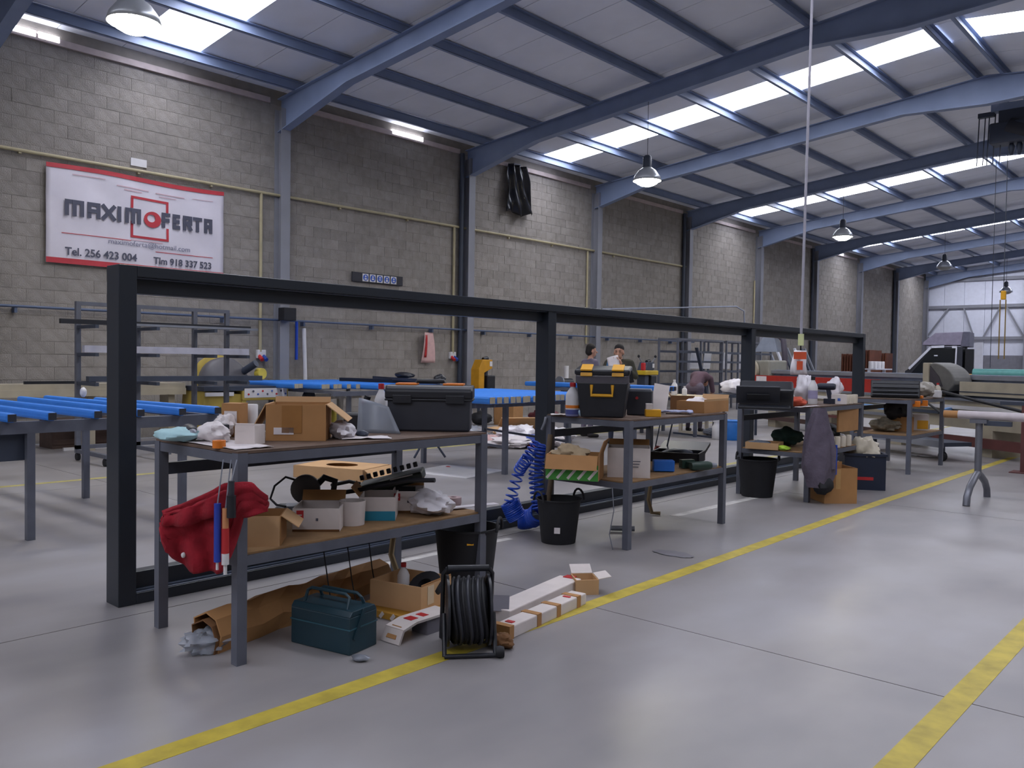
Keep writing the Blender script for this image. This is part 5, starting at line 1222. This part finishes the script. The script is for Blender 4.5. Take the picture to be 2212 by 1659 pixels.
# ---------------------------------------------------------------- far end: boxes, truck, crane hook
for k, (y, h, w, lb) in enumerate([(36.0, 1.9, .9, 'left brown panel stack at the far wall'), (38.2, 2.1, 1.5, 'tall rounded brown panel stack at the far wall'), (40.0, 2.0, .9, 'right brown panel stack at the far wall')]):
    t = thing('panel_stack', lb, 'panels', (-13.2, y, 0)); 
    for j in range(5): MB().box((.1 * j - .2, .03 * j, h / 2), (.06, w, h - .06 * (j % 2))).ob('panel', mat('brown_veneer', '6a3c2a', .6, var=.2, scale=3), t)
for k in range(7):
    y = 29.6 + .55 * k
    bar1('leaning_profile', ['first', 'second', 'third', 'fourth', 'fifth', 'sixth', 'seventh'][k] + ' profile from the left leaning on the far wall', (-13.0, y, .03), (-13.85, y + .12 * (k % 3 - 1), 2.05), .14, .06, [GREY, WHITEM, STEELD][k % 3])
t = thing('boom_shelf', 'white tray shelf in front of the brown panel stacks', 'shelf', (-12.3, 36.5, 0)); MB().bx(-.3, .3, -1, 1, 1.25, 1.3).ob('board', WHITEM, t)
for y in (-.9, .9): MB().bx(-.05, .05, y - .05, y + .05, 0, 1.25).ob('post', WHITEM, t)
for k in range(4): tag(MB().lathe([(.1, 0), (.1, .28), (.08, .3)], 12).ob('white_pot', WPLA, None, True), ['first', 'second', 'third', 'fourth'][k] + ' white pot from the left on the far tray shelf', 'pot').location = (-12.3, 35.8 + .45 * k, 1.302)
# truck: cab seen from its side, nose to the left
t = thing('truck', 'white truck cab with grey roof fairing parked at the far end', 'truck', (-10.95, 40.0, 0), R(8))
t.scale = (.84, 1, 1)
sx = lambda poly, w, nm, m, y0, bev=.02: MB().prism(poly, w, lambda a, c, q: (a, y0 + q, c)).ob(nm, m, t, bevel=bev)
sx([(-1.5, .5), (1.2, .5), (1.2, 2.3), (-.25, 2.3), (-1.25, 1.35), (-1.5, 1.2)], 1.9, 'cab_body', PLASTB2, 0)
def strip(a, b, w=.1): MB().bar((a[0], -.03, a[1]), (b[0], -.03, b[1]), .06, w).ob('white_pillar', WHITEM, t)
strip((-1.3, 1.3), (-.28, 2.26), .1); strip((-.25, 2.28), (.35, 2.3), .1); strip((.72, 2.28), (.95, 2.28), .1); strip((.93, 2.26), (.9, 1.1), .16)
sx([(-1.2, 1.1), (.85, 1.1), (.85, 2.22), (-.2, 2.22)], .02, 'side_window', GLASSD, -.02, 0)
MB().box((-.0, -.2, 1.9), (.16, .08, .05)).ob('mirror', WHITEM, t); MB().bar((-1.26, -.0, 1.36), (-1.26, 1.9, 1.36), .1, .1).ob('bonnet_edge', WHITEM, t)
sx([(-.7, 2.36), (1.35, 2.36), (1.35, 2.95), (-.1, 2.9), (-.65, 2.5)], 1.8, 'roof_fairing', mat('fairing_grey', '8a8496', .5), .05)
sx([(1.1, 2.3), (1.5, 2.3), (1.5, 2.95), (1.2, 2.95)], 1.85, 'fairing_side', mat('fairing_dark', '5c5c6c', .5), .02)
for x in (-.8, 1.0):
    for y in (.1, 1.6): MB().cyl((x, y - .1, .45), (x, y + .2, .45), .45, 18).ob('wheel', RUBBER, t, True)
sx([(1.3, .5), (1.7, .5), (1.7, 2.2), (1.3, 2.2)], 1.7, 'rear_frame', RUBBER, .1)
o = MB().bx(-.15, .15, -.05, .05, 0, 2.42).ob('white_board', WHITEM, None); place(o, (-8.82, 38, 0)); tag(o, 'tall white board standing right of the truck', 'board')
o = MB().cyl((-.9, 0, .0), (1.6, 0, .0), .17, 14).ob('green_roll', mat('teal_film', '4c8a86', .5), None, True); place(o, (-6.2, 30, 1.2)); tag(o, 'teal film roll on the right at the far end', 'roll')
t = thing('far_table', 'dark far table under the teal film roll', 'table', (-6.2, 30, 0)); MB().bx(-1.2, 1.6, -.4, .4, .97, 1.03).ob('top', STEELD, t)
for x in (-1.1, 1.5): MB().bx(x - .05, x + .05, -.3, .3, 0, .97).ob('leg', STEELD, t)
o = MB().bx(-.12, .12, -.1, .1, 0, .16).ob('yellow_crate', YPL, None, bevel=.01); place(o, (-7.15, 30, 1.032)); tag(o, 'small yellow crate left of the teal film roll', 'crate')
t = thing('chain_hoist', 'dark overhead chain hoist with hanging chains below the ridge', 'hoist', (-4.4, 21.0, 6.2))
MB().bx(-.35, .75, -.25, .25, .1, .55).ob('hoist_body', STEELD, t, bevel=.04); MB().cyl((.0, -.1, .45), (.55, -.1, .2), .2, 14).ob('motor_drum', PLASTB2, t, True); MB().bx(-.2, .6, -.1, .1, .55, .85).ob('trolley', STEELD, t)
MB().bx(-.35, 2.6, -.12, .12, .83, .98).ob('runway_beam', STEEL, t)
for x in (-.6, -.48, -.4, -.28, -.15): MB().cyl((x, 0, .8), (x - .03, 0, -.3), .012, 6).ob('chain', STEELD, t)
for x in (.05, .2, .35): MB().blob((x, 0, -.15), (.12, .12, .3), int(x * 20), .4, flat=False).ob('chain_bundle', STEELD, t, True)
MB().bx(-.62, -.3, -.06, .06, .75, .85).ob('chain_bracket', STEELD, t); MB().bx(.4, .8, -.25, -.1, -.1, .12).ob('chain_bin', PLASTB, t)
t = thing('hanging_hook', 'yellow lifting chain with hook block hanging in front of the end wall', 'hook', (-4.42, 21.0, 0))
MB().cyl((-.06, 0, 1.6), (-.06, 0, 2.9), .012, 6).ob('chain', mat('ochre_chain', '7c6428', .6), t); MB().cyl((.05, 0, 1.6), (.05, 0, 2.9), .012, 6).ob('chain', mat('ochre_chain', '7c6428'), t)
MB().bx(-.05, .05, -.04, .04, 2.9, 3.1).ob('hook_block', YPL, t, bevel=.02); MB().cyl((0, 0, 3.1), (0, 0, 6.1), .008, 6).ob('lifting_cable', STEELD, t)
MB().cyl((-.22, 0, 1.4), (-.22, 0, 6.1), .007, 6).ob('control_cable', STEELD, t)

# ================================================================ PEOPLE
def person(label, loc, rz, caps, mats, extra=None, vox=.013):
    """one continuous surface grown over tapered limbs; colour taken from the nearest limb"""
    b = MB()
    def cap(p, q, r0, r1, n=12):
        p, q = Vector(p), Vector(q); d = q - p
        if d.length < 1e-4: d = Vector((0, 0, 1e-3)); q = p + d
        u = d.normalized(); qq = u.to_track_quat('Z', 'Y').to_matrix(); rings = []
        for k in range(5):
            a = math.pi / 2 * k / 4; rr = r0 * math.sin(a); rings.append([p - u * r0 * math.cos(a) + qq @ Vector((max(rr, .0008) * math.cos(2 * math.pi * i / n), max(rr, .0008) * math.sin(2 * math.pi * i / n), 0)) for i in range(n)])
        for k in range(5):
            a = math.pi / 2 * k / 4; rr = r1 * math.cos(a); rings.append([q + u * r1 * math.sin(a) + qq @ Vector((max(rr, .0008) * math.cos(2 * math.pi * i / n), max(rr, .0008) * math.sin(2 * math.pi * i / n), 0)) for i in range(n)])
        b.loft(rings)
    for p, q, r0, r1, m in caps: cap(p, q, r0, r1)
    tmp = b.ob('tmp', SKIN)
    md_ = tmp.modifiers.new('r', 'REMESH'); md_.mode = 'VOXEL'; md_.voxel_size = vox
    sm = tmp.modifiers.new('s', 'SMOOTH'); sm.factor = .5; sm.iterations = 3
    me = bpy.data.meshes.new_from_object(tmp.evaluated_get(bpy.context.evaluated_depsgraph_get()))
    bpy.data.objects.remove(tmp)
    me.materials.clear()
    for m in mats: me.materials.append(m)
    segs = [(Vector(p), Vector(q) - Vector(p), r0, r1, m) for p, q, r0, r1, m in caps]
    idx = []
    for pl in me.polygons:
        c = pl.center; best, bm = 9, 0
        for p, d, r0, r1, m in segs:
            tt = max(0, min(1, (c - p).dot(d) / max(d.length_squared, 1e-9))); dist = (c - p - d * tt).length - (r0 + (r1 - r0) * tt)
            if dist < best: best, bm = dist, m
        idx.append(bm)
    me.polygons.foreach_set('material_index', idx); me.polygons.foreach_set('use_smooth', [True] * len(idx))
    t = thing('person', label, 'person', loc, rz)
    me.name = 'body'; o = bpy.data.objects.new('body', me); COL.objects.link(o); o.parent = t
    return t
def fingers(base, dirv, side, m, n_out, s=1.0):
    """palm + five fingers, curled; dirv along the hand, side across, n_out palm normal"""
    d, sd, no = Vector(dirv).normalized(), Vector(side).normalized(), Vector(n_out).normalized(); B = Vector(base); out = [(B, B + d * .06, .03, .034, m)]
    for k, ln in enumerate((.07, .08, .075, .058)):
        r = B + d * .08 + sd * (.03 - .02 * k); k1 = r + d * ln * .55; k2 = k1 + d * ln * .3 + no * ln * .35
        out += [(r, k1, .0105, .0095, m), (k1, k2, .0095, .008, m)]
    th = B + d * .03 + sd * .035; out += [(th, th + sd * .03 + d * .03 + no * .01, .012, .01, m), (th + sd * .03 + d * .03 + no * .01, th + sd * .035 + d * .06 + no * .025, .01, .008, m)]
    return out
# local frame: +y forward, +x to the right of the person; material 0 skin 1 hair 2 top 3 trousers 4 boots
def head(c, f=Vector((0, 1, 0))):
    c = Vector(c); f = Vector(f).normalized(); r_ = f.cross(Vector((0, 0, 1))).normalized()
    return [(c + Vector((0, 0, .02)), c + Vector((0, 0, .05)) - f * .015, .082, .085, 0), (c + f * .025 - Vector((0, 0, .05)), c + f * .03 - Vector((0, 0, .06)), .058, .05, 0), (c + f * .085 + Vector((0, 0, .0)), c + f * .105 - Vector((0, 0, .025)), .012, .016, 0),
            (c + r_ * .08, c + r_ * .085 - Vector((0, 0, .03)), .016, .013, 0), (c - r_ * .08, c - r_ * .085 - Vector((0, 0, .03)), .016, .013, 0),
            (c - f * .022 + Vector((0, 0, .062)), c - f * .05 - Vector((0, 0, .01)), .09, .074, 1),
            (c + f * .072 - Vector((0, 0, .06)), c + f * .076 - Vector((0, 0, .06)) + r_ * .015, .0135, .0135, 0)]
def legs(hw=.1, hz=.93):
    out = []
    for s in (-1, 1): out += [((s * hw, 0, hz), (s * (hw + .02), .02, .5), .09, .065, 3), ((s * (hw + .02), .02, .5), (s * (hw + .03), -.02, .1), .062, .045, 3), ((s * (hw + .03), -.03, .05), (s * (hw + .04), .13, .035), .045, .035, 4)]
    return out
def torso(lean=0.0):
    return [((-.08, 0, .97), (.08, 0, .97), .12, .12, 3), ((0, 0, 1.02), (0, lean * .4, 1.2), .145, .15, 2), ((-.09, lean * .5, 1.3), (.09, lean * .5, 1.3), .12, .12, 2), ((-.16, lean, 1.4), (.16, lean, 1.4), .065, .065, 2), ((0, lean, 1.4), (0, lean + .02, 1.5), .058, .052, 0)]
def eyes(t, c, f):
    c, f = Vector(c), Vector(f).normalized(); r_ = f.cross(Vector((0, 0, 1))).normalized()
    for s in (-1, 1):
        MB().blob(c + f * .08 + r_ * s * .033 + Vector((0, 0, -.002)), (.022, .022, .014), 1, 0, flat=False, n=8).ob('eye', HAIR, t, True)
        MB().box(c + f * .083 + r_ * s * .033 + Vector((0, 0, .028)), (.035, .012, .008), (0, 0, math.atan2(r_.y, r_.x))).ob('eyebrow', HAIR, t)
# first worker: back to the viewer, looking right
c1 = legs() + torso(.03) + head((0.01, .06, 1.6), (.25, 1, 0))
for s in (-1, 1): c1 += [((s * .2, .03, 1.39), (s * .25, .06, 1.12), .062, .05, 2), ((s * .25, .06, 1.12), (s * .18, .26, 1.02), .048, .036, 2)] + fingers((s * .17, .28, 1.02), (-s * .3, 1, .1), (-s, 0, .2), 0, (0, 0, -1))
p1 = person('worker in a grey purple overall seen from behind, looking towards the other worker', (-9.42, 12.56, 0), math.atan2(.74, .67) - math.pi / 2 + R(14) + R(0) - R(0), c1, [SKIN, HAIR, GREYCL2, GREYCL2, BOOT])
p1.rotation_euler.z = math.atan2(.67, .74) - math.pi / 2 + R(25)
# second worker: facing the viewer, holding paper in front of the mouth
c2 = legs() + torso(0) + head((0, .04, 1.57), (0, 1, -.12))
for s in (-1, 1): c2 += [((s * .2, .0, 1.39), (s * .3, .06, 1.16), .062, .052, 2), ((s * .3, .06, 1.16), (s * .09, .24, 1.36), .05, .036, 2)]
c2 += fingers((-.08, .25, 1.37), (.4, .3, 1), (0, .2, 0.1), 0, (1, 0, 0)) + fingers((.08, .25, 1.37), (-.4, .3, 1), (0, .2, .1), 0, (-1, 0, 0))
p2 = person('worker in an olive jacket facing the viewer and holding up white papers', (-8.36, 12.03, 0), 0, c2, [SKIN, HAIR, OLIVE, NAVY, BOOT])
p2.rotation_euler.z = math.atan2(-12.38, 8.6) - math.pi / 2 - R(12)
eyes(p2, (0, .045, 1.58), (0, 1, -.05))
o = MB().grid(lambda u, v: ((u - .5) * .2, .02 * math.sin(u * 4), v * .24), 5, 5).ob('paper_sheet', PAPER, None, True, thick=.003)
f2 = Vector((math.cos(p2.rotation_euler.z + math.pi / 2), math.sin(p2.rotation_euler.z + math.pi / 2), 0))
place(o, Vector((-8.36, 12.03, 1.27)) + f2 * .34, 0, (R(8), R(14), p2.rotation_euler.z)); tag(o, 'white paper held up by the olive worker', 'paper')
o = MB().box((0, 0, 0), (.12, .02, .2)).ob('blue_folder', mat('folder_blue', '3a6f9c', .6), None); place(o, Vector((-8.36, 12.03, 1.34)) + f2 * .3 + Vector((-.1, -.02, 0)), 0, (0, R(-10), p2.rotation_euler.z)); tag(o, 'blue folder behind the white paper of the olive worker', 'folder')
# third worker: bending over to the right
c3 = legs(.1, .86) + [((-.08, 0, .9), (.08, 0, .9), .12, .12, 3), ((0, .02, .95), (0, .2, 1.1), .14, .14, 2), ((-.09, .26, 1.13), (.09, .26, 1.13), .115, .115, 2), ((-.15, .36, 1.12), (.15, .36, 1.12), .065, .065, 2), ((0, .38, 1.12), (0, .46, 1.1), .055, .05, 0)] + head((0, .55, 1.05), (0, .8, -.6))
for s in (-1, 1): c3 += [((s * .19, .36, 1.1), (s * .22, .42, .84), .06, .05, 2), ((s * .22, .42, .84), (s * .14, .55, .66), .046, .036, 0)] + fingers((s * .13, .56, .64), (-s * .2, .6, -.8), (-s, 0, 0), 0, (0, -1, -.3))
p3 = person('third worker bending over the bench in a grey and red jacket', (-8.75, 15.3, 0), 0, c3, [SKIN, HAIR, mat('grey_red_jacket', '5a4650', .95, var=.35, scale=2.5), GREYCL, BOOT])
p3.rotation_euler.z = R(8)
